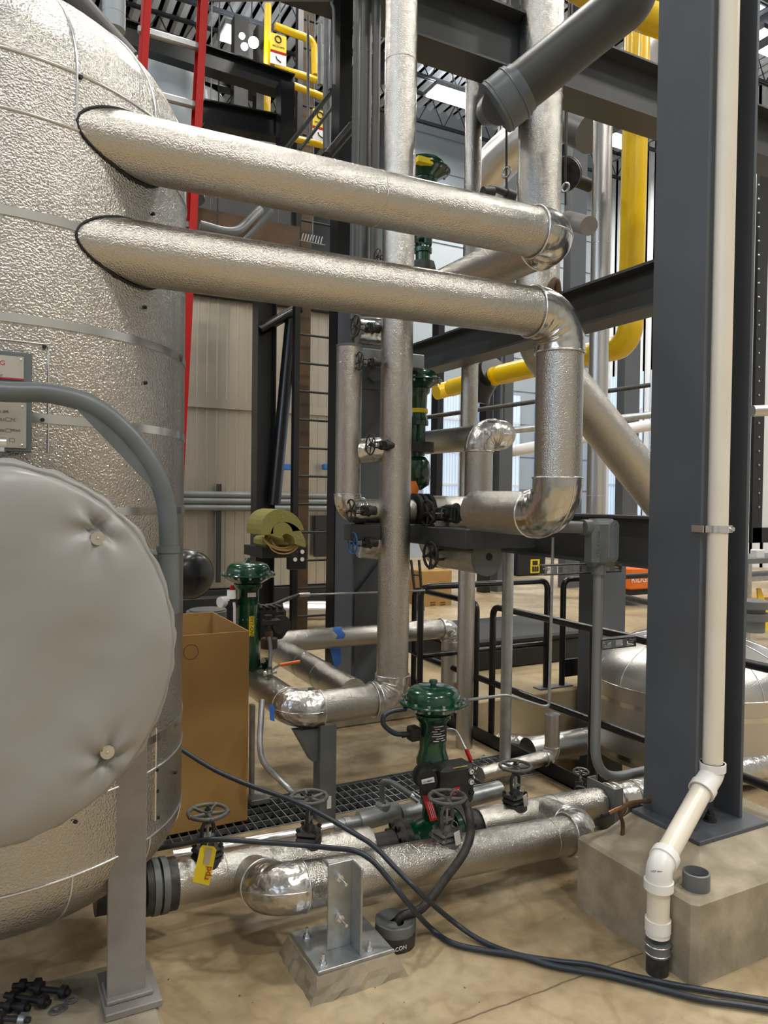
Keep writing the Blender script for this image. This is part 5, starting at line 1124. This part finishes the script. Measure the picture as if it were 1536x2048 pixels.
# pit pipes
ypp = 3.7
zp_ = at(1100, 1495, y=ypp).z
pp1 = pipe('pit_pipe', 'horizontal clad pipe low in the pit behind the capped stub', [V((3.0, ypp, zp_)), V((at(1195, 1495, y=ypp).x+.3, ypp, zp_))], .085, m='stucco_far', seams=((0, .5),))
q = at(1104, 1500, y=3.35)
pp2 = pipe('capped_stub', 'short capped clad stub rising from the pit, below the thin vertical tube', [V((q.x, 3.35, at(1104, 1428, y=3.35).z)), V((q.x, 3.35, at(1104, 1512, y=3.35).z)), V((q.x-.5, 3.35, at(1104, 1512, y=3.35).z-.03))], .043, er=.05, m='stucco', em='stucco_far', ridges=0)
q = at(905, 1455, y=4.6)
pipe('pit_pipe', 'crumpled clad riser foot by the railing, right of the front green actuator', [(at(932, 1400, y=4.4).x, 4.4, .3), (at(932, 1400, y=4.4).x, 4.4, -.1), (at(1000, 1480, y=4.4).x+.3, 3.9, -.12)], .07, em='crumpled_alu', m='crumpled_alu', ridges=6)
q = at(1182, 1555, y=3.1)
gate_valve('gate_valve', 'small gate valve with bright handwheel tilted over the pit edge left of the column', at(1160, 1590, y=2.95), m='dark_iron', wm='galvanized', rot=(-.35, .75, .3), sc=.55)
o = T('probe_rod', 'thin bent rod with red grip leaning right of the front green valve', 'rod', at(960, 1535, y=3.3))
MB().tube(bez([at(890, 1458, y=3.6), at(912, 1462, y=3.55), at(930, 1495, y=3.45), at(945, 1525, y=3.35)], 6), .006, n=8).build('rod', 'galvanized', o)
MB().cyl(at(933, 1500, y=3.42), at(943, 1524, y=3.36), .012, n=10).build('grip', 'red_paint', o)
cl = T('loose_fittings', 'small heap of loose tie wraps and flat brackets on the floor right of the front green valve', 'fittings heap', at(975, 1540, z=0), None)
random.seed(8)
for k in range(9):
    c = at(930+random.uniform(0, 70), 1505+random.uniform(0, 50), z=.01+.02*random.random()); a_ = random.uniform(0, 6.28); e = V((math.cos(a_), math.sin(a_), .3*random.random()))*.07
    MB().tube([c-e*.5, c+V((0, 0, .012)), c+e*.5], .004, n=6).build('tie_wrap', random.choice(['galvanized', 'white_paint', 'dark_iron', 'wire_yellow']), cl)
cl['kind'] = 'stuff'
# ------------------------------------------------------------------ second tank behind the column
c2 = at(1440, 1400, y=3.15); t2 = T('insulated_tank', 'lower clad tank with domed ribbed top behind the grey column at right', 'tank', (c2.x, 3.15, 0)); rt = .62
c2 = V((at(1236, 1450, y=3.3).x+rt*1.02, 3.3, 0))
zs_ = at(1280, 1392, y=3.1).z
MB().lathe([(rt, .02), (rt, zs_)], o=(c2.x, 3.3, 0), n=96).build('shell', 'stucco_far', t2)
prof = [(rt*math.cos(PI/2*k/14), zs_+.30*math.sin(PI/2*k/14)) for k in range(15)]
MB().lathe([(max(.001, r_), z_) for r_, z_ in prof], o=(c2.x, 3.3, 0), n=96).build('top_head', 'stucco_far', t2)
g = MB()
for k in range(14):
    a_ = 2*PI*k/14; g.tube([V((c2.x+math.cos(a_)*r_, 3.3+math.sin(a_)*r_, z_+.001)) for r_, z_ in prof], .004, n=6)
g.torus((c2.x, 3.3, zs_), (0, 0, 1), rt, .005, n=96, m_=6); g.build('gore_seams', 'bright_metal', t2)
for z_ in (zs_-.10, zs_-.42): MB().hard([(rt+.001, -.014), (rt+.003, -.014), (rt+.003, .014), (rt+.001, .014)], o=(c2.x, 3.3, z_), n=96).build('steel_band', 'band_metal', t2)
q = at(1505, 1225, y=3.3); MB().cyl((q.x, 3.3, zs_+.25), (q.x, 3.3, zs_+.45), .08, n=24).cyl((q.x, 3.3, zs_+.33), (q.x, 3.3, zs_+.38), .11, n=24).cyl((q.x, 3.3, zs_+.41), (q.x, 3.3, zs_+.46), .11, n=24).build('top_nozzle', 'galv_paint', t2)
pipe('pit_pipe', 'clad pipe disappearing behind the column at the right edge of the picture', [at(1488, 1640, y=2.45), at(1600, 1668, y=2.3)], .06, m='stucco')
# ------------------------------------------------------------------ things far behind
# black ladder, black columns and braces left of centre
YLD = 7.6
lad = T('fixed_ladder', 'tall black fixed ladder in front of the corrugated enclosure', 'ladder', at(630, 1250, y=YLD))
xa, xb = at(590, 900, y=YLD).x, at(669, 900, y=YLD).x; zl_ = at(630, 1245, y=YLD).z; ztp = 7.0
for x_ in (xa, xb): MB().box((x_-.03, YLD-.04, 0), (x_+.03, YLD+.04, ztp)).build('side_rail', 'black_paint', lad)
z_ = .3
while z_ < ztp-.1: MB().cyl((xa, YLD, z_), (xb, YLD, z_), .013, n=8).build('rung', 'black_matte', lad); z_ += .305
q0, q1 = at(596, 900, y=7.9).x, at(619, 900, y=7.9).x
o = MB().cbox((q0, 7.9, 0), (q1, 7.98, 7.5), .005).build('timber_post', 'rust_steel'); tag(o, 'brown weathered post standing behind the black ladder', 'post')
q0, q1 = at(508, 900, y=8.0).x, at(545, 900, y=8.0).x
o = ibeam(MB(), ((q0+q1)/2, 8.0, 0), ((q0+q1)/2, 8.0, 4.3), q1-q0, .2, up=(1, 0, 0)).build('steel_column', 'black_paint'); tag(o, 'black steel column left of the ladder, in front of the corrugated enclosure', 'column')
o = MB().tube([at(548, 1010, y=7.9), at(583, 640, y=7.9)], .075, n=4).build('diagonal_brace', 'black_paint'); tag(o, 'black diagonal brace between the black column and the ladder', 'brace')
o = MB().tube([at(520, 660, y=7.9), at(600, 615, y=7.9)], .06, n=4).build('diagonal_brace', 'black_paint'); tag(o, 'short black knee brace at the head of the black column', 'brace')
# three conduits on the enclosure wall
for i, py in enumerate((988, 1001, 1015)):
    a = at(350, py, y=9.4); b = at(672, py+4, y=9.4)
    o = MB().cyl((a.x, 9.4, a.z), (b.x, 9.4, a.z), .042, n=14).build('wall_conduit', 'conduit_paint'); tag(o, ('top', 'middle', 'bottom')[i]+' one of three horizontal conduits along the corrugated enclosure', 'conduit', 'three conduits on the enclosure')
q = at(437, 1070, y=9.42); o = MB().box((q.x-.03, 9.40, at(437, 1165, y=9.4).z), (q.x+.03, 9.44, at(437, 968, y=9.4).z)).build('strut_post', 'dark_iron'); tag(o, 'dark upright strut holding the three conduits on the enclosure', 'strut')
q = at(649, 1072, y=9.42); o = MB().box((q.x-.15, 9.38, q.z-.28), (q.x+.2, 9.44, q.z+.28)).build('wall_opening', 'black_matte'); tag(o, 'black square opening in the enclosure wall right of the ladder rail', 'opening')
for px in (572, 654): q = at(px, 934, y=9.35); o = MB().cbox((q.x-.06, 9.3, q.z-.04), (q.x+.06, 9.4, q.z+.04), .01).build('blue_fitting', 'blue_paint'); tag(o, 'small blue fitting on the enclosure wall, '+('left of the ladder' if px < 600 else 'right of the ladder post'), 'fitting')
# shelf with wool insulation and coil
a, b = at(512, 1090, y=7.3), at(580, 1112, y=7.3)
sh = T('black_shelf', 'black shelf between the black column and ladder holding insulation scraps', 'shelf', (a.x+.2, 7.4, a.z-.1))
MB().box((a.x, 7.1, a.z-.12), (b.x+.0, 7.7, a.z-.02)).build('shelf_board', 'black_matte', sh)
def arc(cx, cy, cz, r0, r1, L_, ax, nm, lab, rot=0):
    P = [(r1*math.cos(t), r1*math.sin(t)) for t in [PI*i/14+rot for i in range(15)]]+[(r0*math.cos(t), r0*math.sin(t)) for t in [PI*(14-i)/14+rot for i in range(15)]]
    ex, ey = ax; A = V((cx, cy, cz)); o = MB().prism(P, A, ex, ey, L_).build(nm, 'wool'); tag(o, lab, 'insulation'); return o
c = at(535, 1057, y=7.2); arc(c.x, 7.2, c.z-.02, .10, .22, .45, ((1, 0, -.15), (0, 0, 1)), 'wool_shell', 'curved half shell of yellow-green mineral wool lying on the black shelf, upper one', .25)
c = at(555, 1075, y=7.05); arc(c.x, 7.05, c.z-.02, .07, .18, .3, ((1, 0, -.25), (0, 0, 1)), 'wool_shell', 'smaller wool half shell in front of the upper one on the black shelf', -.1)
c = at(540, 1082, y=7.3); o = MB().cbox((c.x-.12, 7.15, a.z-.02), (c.x+.2, 7.5, c.z+.05), .03).build('wool_block', 'wool'); tag(o, 'block of mineral wool under the half shells on the shelf', 'insulation')
g = T('wire_coil', 'coil of yellow wire lying over the edge of the black shelf', 'coil', at(560, 1085, y=7.0))
gm = MB(); random.seed(2)
for k in range(7): gm.torus(at(560+random.uniform(-6, 8), 1083+random.uniform(-3, 3), y=7.0), (random.uniform(-.4, .4), -1, random.uniform(1., 1.8)), .13+random.uniform(-.02, .02), .007, n=30, m_=5)
gm.build('wire_loops', 'wire_yellow', g)
c = at(597, 1115, y=7.4); o = MB().cbox((c.x-.1, 7.4, c.z-.13), (c.x+.1, 7.5, c.z+.13), .01).build('socket_box', 'black_paint'); tag(o, 'black outlet box with round sockets on the ladder post', 'outlet box')
for dx in (-.04, .04):
    for dz in (-.02, .06): MB().cyl((c.x+dx, 7.4, c.z+dz), (c.x+dx, 7.39, c.z+dz), .022, n=14).build('round_socket', 'gauge_glass', o)
# black blower beside the davit
bw = T('black_blower', 'round black blower casing just right of the big tank', 'blower', at(370, 1130, y=6.2))
q = at(352, 1145, y=6.2); MB().lathe([(.001, .36), (.14, .34), (.19, .27), (.2, .1), (.18, -.35)], o=q, d=(.3, -1, 0), n=36).build('casing', 'black_paint', bw)
o = MB().box((at(340, 1200, y=6.8).x-.4, 6.8, 0), (at(500, 1200, y=6.8).x, 7.0, at(420, 1198, y=6.8).z)).build('black_skid', 'black_matte'); tag(o, 'black equipment skid behind the cardboard box and blower', 'skid')
q = at(600, 1218, y=8.5); o = MB().cyl(at(560, 1221, y=8.5), at(700, 1221, y=8.5), .12, n=28).build('floor_pipe', 'stucco_far'); tag(o, 'horizontal clad pipe near the floor behind the ladder', 'pipe')
# cardboard carton and hand truck centre
a, b = at(846, 1145, y=9.5), at(903, 1238, y=9.5)
ct = T('cardboard_carton', 'upright printed cardboard carton on a cart, right of the tall riser', 'carton', (a.x+.2, 9.7, .2))
MB().cbox((a.x-.02, 9.5, b.z), (b.x, 10., a.z+.02), .01).build('carton_body', 'cardboard', ct)
for i in range(7):
    for j in range(2): q = at(866+j*20, 1205+i*4.5, y=9.49); MB().box((q.x-.045, 9.493, q.z-.006), (q.x+.045, 9.499, q.z+.006)).build('printed_line', 'rust_steel', ct)
ht = T('hand_truck', 'hand truck with black frame and round tyre by the printed carton', 'hand truck', at(850, 1240, y=9.2))
MB().tube([at(822, 1120, y=9.2), at(836, 1238, y=9.2)], .02, n=8).tube([at(838, 1120, y=9.2), at(848, 1238, y=9.2)], .02, n=8).tube([at(829, 1150, y=9.2), at(842, 1150, y=9.2)], .015, n=8).tube([at(832, 1195, y=9.2), at(845, 1195, y=9.2)], .015, n=8).build('frame', 'black_matte', ht)
MB().torus(at(868, 1244, y=9.2), (.2, 1, 0), .12, .05, n=28, m_=10).build('tyre', 'black_rubber', ht)
# crate, tool box on the far floor
a, b = at(1036, 1152, y=12.5), at(1092, 1108, y=12.5)
tc_ = T('tool_chest', 'black and blue chest with yellow pictogram standing on the far floor', 'chest', ((a.x+b.x)/2, 12.7, 0))
MB().cbox((a.x, 12.5, 0), (b.x, 13.2, b.z-.0+.05), .02).build('body', 'black_matte', tc_)
for k in range(3): x_ = a.x-.28+k*.09; MB().cbox((x_, 12.7, .02), (x_+.07, 13.2, b.z), .01).build('blue_panel', 'blue_tape', tc_)
q = at(1070, 1130, y=12.49); s_ = MB().box((q.x-.12, 12.485, q.z-.17), (q.x+.12, 12.497, q.z+.12)).build('yellow_sign', 'yellow_tag', tc_)
MB().box((q.x-.07, 12.475, q.z+.0), (q.x+.06, 12.483, q.z+.09)).box((q.x-.08, 12.475, q.z-.14), (q.x-.035, 12.483, q.z-.03)).box((q.x-.02, 12.475, q.z-.14), (q.x+.025, 12.483, q.z-.03)).box((q.x+.04, 12.475, q.z-.14), (q.x+.085, 12.483, q.z-.03)).build('pictogram', 'black_ink', s_)
a, b = at(1262, 1180, y=8.2), at(1330, 1134, y=8.2)
ob = T('orange_job_box', 'orange site tool box on the far floor left of the grey column', 'tool box', ((a.x+b.x)/2, 8.5, .1))
MB().cbox((a.x, 8.2, a.z), (b.x, 9., b.z), .02).build('body', 'orange_paint', ob); MB().box((a.x+.02, 8.25, a.z-.09), (b.x, 8.95, a.z)).build('skid_base', 'black_matte', ob)
text('RIDGID', at(1285, 1159, y=8.19), .14, (1, 0, 0), (0, 0, 1), 'white_ink', ob)
o = MB().tube(fillet([at(1228, 1110, y=5.0), at(1228, 1190, y=5.0), at(1330, 1212, y=5.0)], .1), .028, n=14).build('threaded_pipe', 'dark_iron'); tag(o, 'dark threaded pipe with elbow left of the grey column at waist height', 'pipe')
# white strip pipes across the windows
for i, (pa, pb, yy, rr3) in enumerate((((850, 835), (1300, 770), 8.6, .03), ((850, 880), (1300, 830), 9.2, .05), ((1010, 905), (1300, 850), 11, .10))):
    o = MB().cyl(at(*pa, y=yy), at(*pb, y=yy-1.5), rr3, n=16).build('long_pipe', ('dark_iron', 'galvanized', 'white_paint')[i]); tag(o, ('thin dark pipe crossing in front of the tall blue windows', 'galvanized pipe crossing in front of the tall blue windows', 'white wrapped pipe crossing low over the tall blue windows')[i], 'pipe'); hang(o, V(at(*pa, y=yy)).lerp(at(*pb, y=yy-1.5), .35))
for px, wd, mm in ((1012, 26, 'column_paint'), (1150, 30, 'column_paint'), (1262, 30, 'column_paint'), (978, 14, 'black_paint'), (880, 12, 'black_paint')):
    y_ = 10.5; a, b = at(px-wd/2, 900, y=y_).x, at(px+wd/2, 900, y=y_).x
    o = MB().box((a, y_, 0), (b, y_+.2, 11 if wd > 20 else 5.2)).build('far_column', mm); tag(o, {1012: 'grey far column seen just left of the dropping feed pipe', 1150: 'grey far column seen right of the dropping feed pipe', 1262: 'grey far column seen below the yellow elbow', 978: 'slim black upright in front of the windows, right of the crumpled double elbow', 880: 'slim black upright in front of the windows behind the green valve'}[px], 'column')
# right edge things
q = at(1520, 815, y=4.2); o = MB().cyl(at(1505, 822, y=5.2), at(1600, 818, y=5.), .06, n=20).build('clad_pipe', 'stucco_far'); tag(o, 'clad pipe end peeking out right of the grey column', 'pipe')
pn = T('equipment_cabinet', 'black framed light panel with rows of bolts right of the grey column', 'panel', at(1530, 700, y=6))
MB().box((at(1515, 700, y=6).x, 6.0, at(1520, 1055, y=6).z), (at(1515, 700, y=6).x+1.2, 6.1, at(1520, 350, y=6).z)).build('panel_sheet', 'corrugated_white', pn)
MB().box((at(1508, 700, y=6).x-.02, 5.96, at(1520, 1085, y=6).z), (at(1526, 700, y=6).x, 6.0, at(1520, 350, y=6).z)).box((at(1508, 700, y=6).x, 5.96, at(1520, 1085, y=6).z), (at(1515, 700, y=6).x+1.2, 6.0, at(1520, 1055, y=6).z)).build('panel_frame', 'black_paint', pn)
for k in range(24): c = at(1517, 370+28*k, y=5.95); MB().cyl(c, c+V((0, -.012, 0)), .012, n=8).build('bolt_head', 'bright_metal', pn)
tb = T('work_bench', 'steel work bench with small items right of the grey column', 'bench', at(1520, 1180, y=5.5))
MB().box((at(1495, 1122, y=5.5).x, 5.5, at(1500, 1128, y=5.5).z), (at(1495, 1122, y=5.5).x+1.5, 6.1, at(1500, 1118, y=5.5).z)).build('bench_top', 'galv_paint', tb)
MB().box((at(1497, 1150, y=5.5).x, 5.5, 0), (at(1497, 1150, y=5.5).x+.06, 5.56, at(1500, 1128, y=5.5).z)).box((at(1495, 1140, y=5.5).x, 5.55, at(1500, 1165, y=5.5).z), (at(1495, 1122, y=5.5).x+1.5, 6.0, at(1500, 1155, y=5.5).z)).build('bench_frame', 'galvanized', tb)
o = MB().cbox((at(1515, 1110, y=5.6).x, 5.6, at(1500, 1118, y=5.6).z), (at(1530, 1110, y=5.6).x, 5.7, at(1500, 1100, y=5.6).z), .01).build('white_container', 'white_paint'); tag(o, 'small white container on the bench at the right edge', 'container')
o = MB().cbox((at(1508, 1220, y=7.5).x, 7.5, 0), (at(1560, 1220, y=7.5).x, 8., at(1520, 1195, y=7.5).z), .01).build('cardboard_carton', 'cardboard'); tag(o, 'low open cardboard carton on the floor at the right edge', 'carton')
o = MB().prism([(-.12, 0), (.12, 0), (.03, .5), (-.03, .5)], at(1533, 1262, y=5.6), (1, 0, 0), (0, .25, .97), .02).build('caution_sign', 'yellow_paint'); tag(o, 'yellow folding caution sign on the floor at the right edge', 'sign')
# ------------------------------------------------------------------ upper left: ladder, platforms, gates
YLR = 3.75
rl = T('red_ladder', 'red fiberglass ladder with aluminium rungs leaning behind the big tank', 'ladder', at(370, 1240, y=YLR))
top_r, bot_r = at(412, -60, y=YLR+.0), at(362, 1200, y=YLR+.0)
# leans back: rails parallel
A = at(411, 0, y=3.75); B = at(379, 620, y=3.55); dr_ = (A-B)
P1 = A+dr_*.25; P0 = B-dr_*((B.z-.65)/dr_.z)
LW = V((-.40, .0, 0))
A2 = at(290, 0, y=3.75); LW = V((A2.x-A.x, 0, 0))
for off, nm in ((V(), 'side_rail'), (LW, 'side_rail')):
    p, q = P0+off, P1+off; d = (q-p).normalized(); sd = V((1, 0, 0)); nn = d.cross(sd).normalized(); sd2 = nn.cross(d)
    M = Matrix(((sd2.x, nn.x, d.x, p.x), (sd2.y, nn.y, d.y, p.y), (sd2.z, nn.z, d.z, p.z), (0, 0, 0, 1))); L_ = (q-p).length
    MB().box((-.006, -.04, 0), (.006, .04, L_), M).box((-.03 if off.x == 0 else 0, -.042, 0), (0 if off.x == 0 else .03, -.036, L_), M).box((-.03 if off.x == 0 else 0, .036, 0), (0 if off.x == 0 else .03, .042, L_), M).build(nm, 'red_paint', rl)
zr0 = at(375, 82, y=3.72).z; n_ = 0
zz = zr0+.3*3
while zz > .7:
    t = (zz-P0.z)/(P1.z-P0.z); p = P0.lerp(P1, t)
    MB().cbox((p.x+LW.x-.02, p.y-.014, p.z-.018), (p.x+.01, p.y+.014, p.z+.018), .006).build('rung', 'galvanized', rl); zz -= .305
# dark drums of a boiler behind ladder
bd = T('boiler_drum', 'big rounded grey boiler drum head behind the red ladder', 'boiler', at(400, 230, y=8))
q = at(400, 235, y=8.2); q = at(395, 250, y=7.6); MB().lathe([(.001, .38), (.2, .34), (.33, .18), (.38, 0), (.38, -.8)], o=q, d=(.25, -1, 0), n=48).build('drum_head', 'galv_paint', bd)
q = at(428, 262, y=7.5); hwv = MB().torus(q, (.1, -1, 0), .09, .012, n=24, m_=6)
for k in range(5): hwv.tube([q, q+V((math.cos(k*1.257), 0, math.sin(k*1.257)))*.09], .008, n=6)
hwv.build('handwheel', 'black_matte', bd)
bd2 = T('boiler_drum', 'pale rounded vessel top between the red ladder rails', 'boiler', at(340, 160, y=7)); q = at(330, 190, y=7.)
MB().lathe([(.001, .45), (.2, .40), (.34, .25), (.36, .0), (.36, -.9)], o=q, n=40).build('vessel_head', 'back_panel', bd2)
def bx3(nm, m, lab, cat, px0, py0, px1, py1, y, th=.12, hh=None):
    """steel member from one seen point to another at y"""
    a, b = at(px0, py0, y=y), at(px1, py1, y=y); h_ = hh or .1
    g = MB(); ibeam(g, a, b, h_, th, .012, .012) if abs((b-a).normalized().z) < .9 else g.box((min(a.x, b.x)-h_/2, y-th/2, min(a.z, b.z)), (min(a.x, b.x)+h_/2, y+th/2, max(a.z, b.z)))
    o = g.build(nm, m); tag(o, lab, cat); return o
bx3('platform_beam', 'black_paint', 'black platform beam high behind the red ladder, topmost', 'beam', 230, 62, 560, 170, 6.5, hh=.20)
bx3('platform_beam', 'black_paint', 'black platform beam behind the red ladder, second from the top', 'beam', 400, 115, 585, 175, 6.2, hh=.18)
bx3('platform_beam', 'black_paint', 'black platform beam behind the red ladder, just above the upper feed pipe', 'beam', 405, 228, 580, 262, 6.2, hh=.20)
bx3('platform_beam', 'black_paint', 'short black platform beam between the topmost beam and the gate', 'beam', 400, 150, 520, 185, 7.4, hh=.16)
bx3('platform_post', 'black_paint', 'black upright at the right end of the platform beams', 'post', 571, 170, 571, 305, 6.1, hh=.12)
bx3('platform_post', 'black_paint', 'black upright below the bright lamp at upper left', 'post', 480, 40, 484, 240, 7.2, hh=.14)
bx3('platform_post', 'black_paint', 'second black upright, right of the one below the lamp', 'post', 522, 60, 524, 240, 7.2, hh=.12)
o = MB().box((at(485, 60, y=8.4).x, 8.4, at(490, 125, y=8.4).z), (at(535, 60, y=8.4).x, 8.8, at(490, 45, y=8.4).z)).build('dark_hood', 'black_paint'); tag(o, 'dark square hood next to the glowing lamp at upper left', 'hood')
q = at(500, 78, y=6.9); lw = T('work_light', 'cluster of glaring work lights at upper left near the yellow gate', 'lamp', q)
for px, py, r3 in ((507, 85, .09), (489, 93, .06), (484, 72, .05)): MB().ball(at(px, py, y=6.9), r3*.55, 14).build('glowing_bulb', 'lamp_glow', lw)
q0, q1 = at(497, 268, y=6.4), at(552, 290, y=6.4)
o = MB().prism([(0, 0), (q1.x-q0.x, -.02), (q1.x-q0.x+.02, .16), (.06, .2)], (q0.x, 6.4, q1.z), (1, 0, 0), (0, 0, 1), .02).build('louvre_panel', 'galvanized'); tag(o, 'small pale louvred panel under the platform beams', 'panel')
# yellow safety gate frames with signs
def ygate(lab, pts, y, r=.035, signs=()):
    t_ = T('safety_gate', lab, 'safety gate', at(*pts[0][0], y=y))
    for s_ in pts: MB().tube(fillet([at(px, py, y=y) for px, py in s_], .08), r, n=12).build('gate_tube', 'yellow_paint', t_)
    return t_
ygate('upper yellow tubular safety gate near the roof, with hanging sign', [((536, 10), (534, 150)), ((550, 52), (628, 82), (630, 150)), ((548, 134), (632, 160)), ((537, 75), (540, 130))], 7.0)
ygate('lower yellow tubular safety gate above the upper feed pipe, with hanging sign', [((588, 172), (652, 196)), ((535, 165), (534, 225)), ((568, 272), (650, 292), (667, 285), (667, 258))], 6.8, r=.032)
for px, py, yy in ((556, 98, 6.9), (640, 250, 6.7)):
    q = at(px, py, y=yy); g = T('warning_sign', ('yellow and white warning sign hanging on the upper gate' if px < 600 else 'yellow and white warning sign hanging on the lower gate'), 'sign', q)
    MB().cbox((q.x-.075, yy, q.z-.02), (q.x+.085, yy+.006, q.z+.14), .002).build('yellow_field', 'yellow_tag', g)
    MB().cbox((q.x-.075, yy, q.z-.15), (q.x+.085, yy+.006, q.z-.045), .002).build('white_field', 'white_ink', g)
    MB().box((q.x-.075, yy, q.z-.045), (q.x+.085, yy+.006, q.z-.02)).build('red_field', 'red_paint', g)
    text('800.251.0975', (q.x+.005, yy-.002, q.z+.02), .022, (1, 0, 0), (0, 0, 1), 'black_ink', g)
    MB().torus((q.x, yy-.003, q.z+.09), (0, 1, 0), .03, .006, n=18, m_=5).build('emblem', 'black_ink', g); MB().tube([(q.x-.02, yy-.003, q.z-.075), (q.x-.01, yy-.003, q.z-.10), (q.x+.03, yy-.003, q.z-.12)], .005, n=6).build('pictogram', 'black_ink', g)
# thin tubes upper centre
for px0, py0, px1, py1, y_, rr3, lab in ((616, 30, 616, 285, 5.8, .012, 'thin hanging rod beside the yellow gates'), (668, 20, 664, 180, 5.6, .03, 'grey tube standing right of the yellow gates'), (655, 40, 655, 300, 6.0, .04, 'grey upright right of the yellow gates, behind the tube'), (640, 50, 640, 170, 6.4, .025, 'slender upright between the yellow gates and the grey tube')):
    o = MB().cyl(at(px0, py0, y=y_), at(px1, py1, y=y_), rr3, n=12).build('steel_tube', 'galv_paint'); tag(o, lab, 'tube')
for pts, y_, rr3, lab in (([(705, 252), (655, 312)], 5.0, .035, 'dark slanting handrail end left of the pipe bundle, lower one'), ([(678, 165), (570, 300)], 5.6, .018, 'thin dark slanting rail from the gates down to the upper feed pipe'), ([(668, 210), (600, 300)], 5.7, .014, 'second thin dark slanting rail beside the first')):
    o = MB().tube([at(*p, y=y_) for p in pts], rr3, n=12).build('slanting_rail', 'dark_iron'); tag(o, lab, 'rail')
o = MB().tube(bez([at(400, 0, y=5), at(640, 0, y=5), at(663, 8, y=5), at(668, 40, y=5), at(668, 170, y=5)], 6), .011, n=8).build('thin_conduit', 'conduit_paint'); tag(o, 'thin conduit arching over the yellow gates', 'conduit')
o = MB().box((at(560, 30, y=5.6).x, 4.0, at(700, 52, y=5.6).z), (at(800, 30, y=5.6).x, 5.6, at(700, 52, y=5.6).z+.25)).build('platform_slab', 'beam_paint'); tag(o, 'dark underside of a platform across the top left of the tall riser', 'platform')
o = MB().tube([at(130, -30, y=4.6), at(262, 118, y=4.6)], .055, n=20).build('slanting_pipe', 'tank_paint'); tag(o, 'dark slanting pipe rising over the big tank dome', 'pipe')
vpipe(228, -60, 60, 5.0, 44, 'pale grey nozzle pipe seen above the big tank dome', m='back_panel')
# dark underside between the feed pipes at left
o = MB().box((at(385, 420, y=6.9).x-.3, 6.9, at(450, 470, y=6.9).z), (at(600, 420, y=6.9).x, 7.0, at(450, 425, y=6.9).z)).build('timber_beam', 'rust_steel'); tag(o, 'brown stained beam between the two feed pipes behind the red ladder', 'beam')
for px, py, n_ in ((420, 437, 12), (555, 470, 9), (625, 475, 8)):
    q = at(px, py, y=7.2); g = MB()
    for k in range(n_): g.cyl((q.x+k*.03-.12, 7.2, q.z-.05), (q.x+k*.03-.06, 7.3, q.z+.06), .006, n=6)
    g.cyl((q.x, 7.2, q.z-.05), (q.x, 7.2, 12.1), .006, n=6); g.box((q.x-.14, 7.19, q.z-.06), (q.x+n_*.03-.1, 7.21, q.z-.05)); tag(g.build('vent_grille', 'galv_paint'), {420: 'ribbed grille between the feed pipes, nearest to the red ladder', 555: 'ribbed grille between the feed pipes, left of the ladder post', 625: 'ribbed grille between the feed pipes, right of the ladder post'}[px], 'grille')
o = MB().tube(fillet([at(400, 450, y=6.6), at(470, 470, y=6.6), at(520, 420, y=6.8)], .15), .04, n=14).build('grey_conduit', 'conduit_paint'); tag(o, 'grey conduit elbow between the two feed pipes at left', 'conduit'); hang(o, at(435, 460, y=6.6))
o = MB().tube([at(475, 495, y=6.5), at(545, 422, y=6.5)], .025, n=10).build('slanting_rail', 'galv_paint'); tag(o, 'grey slanting angle between the two feed pipes at left', 'rail')
# ------------------------------------------------------------------ loose bolts and washers on the pad
random.seed(5)
bolts = [((60, 1975), (140, 1985), 'black_matte'), ((10, 1990), (100, 2005), 'black_matte'), ((25, 1972), (90, 1968), 'black_matte'), ((0, 2010), (60, 2016), 'black_matte'), ((-20, 2035), (60, 2040), 'dark_iron')]
labs = ['black stud bolt with nuts lying nearest the tank leg', 'black stud bolt lying in the middle of the heap on the pad', 'black stud bolt at the back of the heap on the pad', 'black stud bolt under the heap on the pad', 'stud bolt with a bright nut at the bottom left corner']
for (a, b, mm), lab in zip(bolts, labs):
    z_ = .118; a = at(*a, z=z_); b = at(*b, z=z_); t_ = T('stud_bolt', lab, 'bolt', (a+b)/2-V((0, 0, .018)), 'loose stud bolts on the pad'); d = (b-a).normalized()
    MB().cyl(a, b, .0085, n=14).build('threaded_rod', mm, t_)
    for p in (a+d*.02, b-d*.03): MB().cyl(p, p+d*.018, .018, n=6).build('hex_nut', 'galvanized' if mm == 'dark_iron' and p == b-d*.03 else mm, t_)
for (px, py), dz, lab in (((130, 1995), .0, 'flat washer left of the tank foot plate, front of the upper pair'), ((143, 2000), .003, 'flat washer overlapping the front one of the upper pair'), ((122, 2018), .0, 'flat washer alone, lowest on the pad'), ((112, 2022), .003, 'flat washer tucked under the lowest one')):
    c = at(px, py, z=.1+dz); o = MB().hard([(.009, 0), (.0185, 0), (.0185, .003), (.009, .003), (.009, 0)], o=c+V((0, 0, .001)), n=28).build('flat_washer', 'galvanized'); tag(o, lab, 'washer', 'washers on the pad')
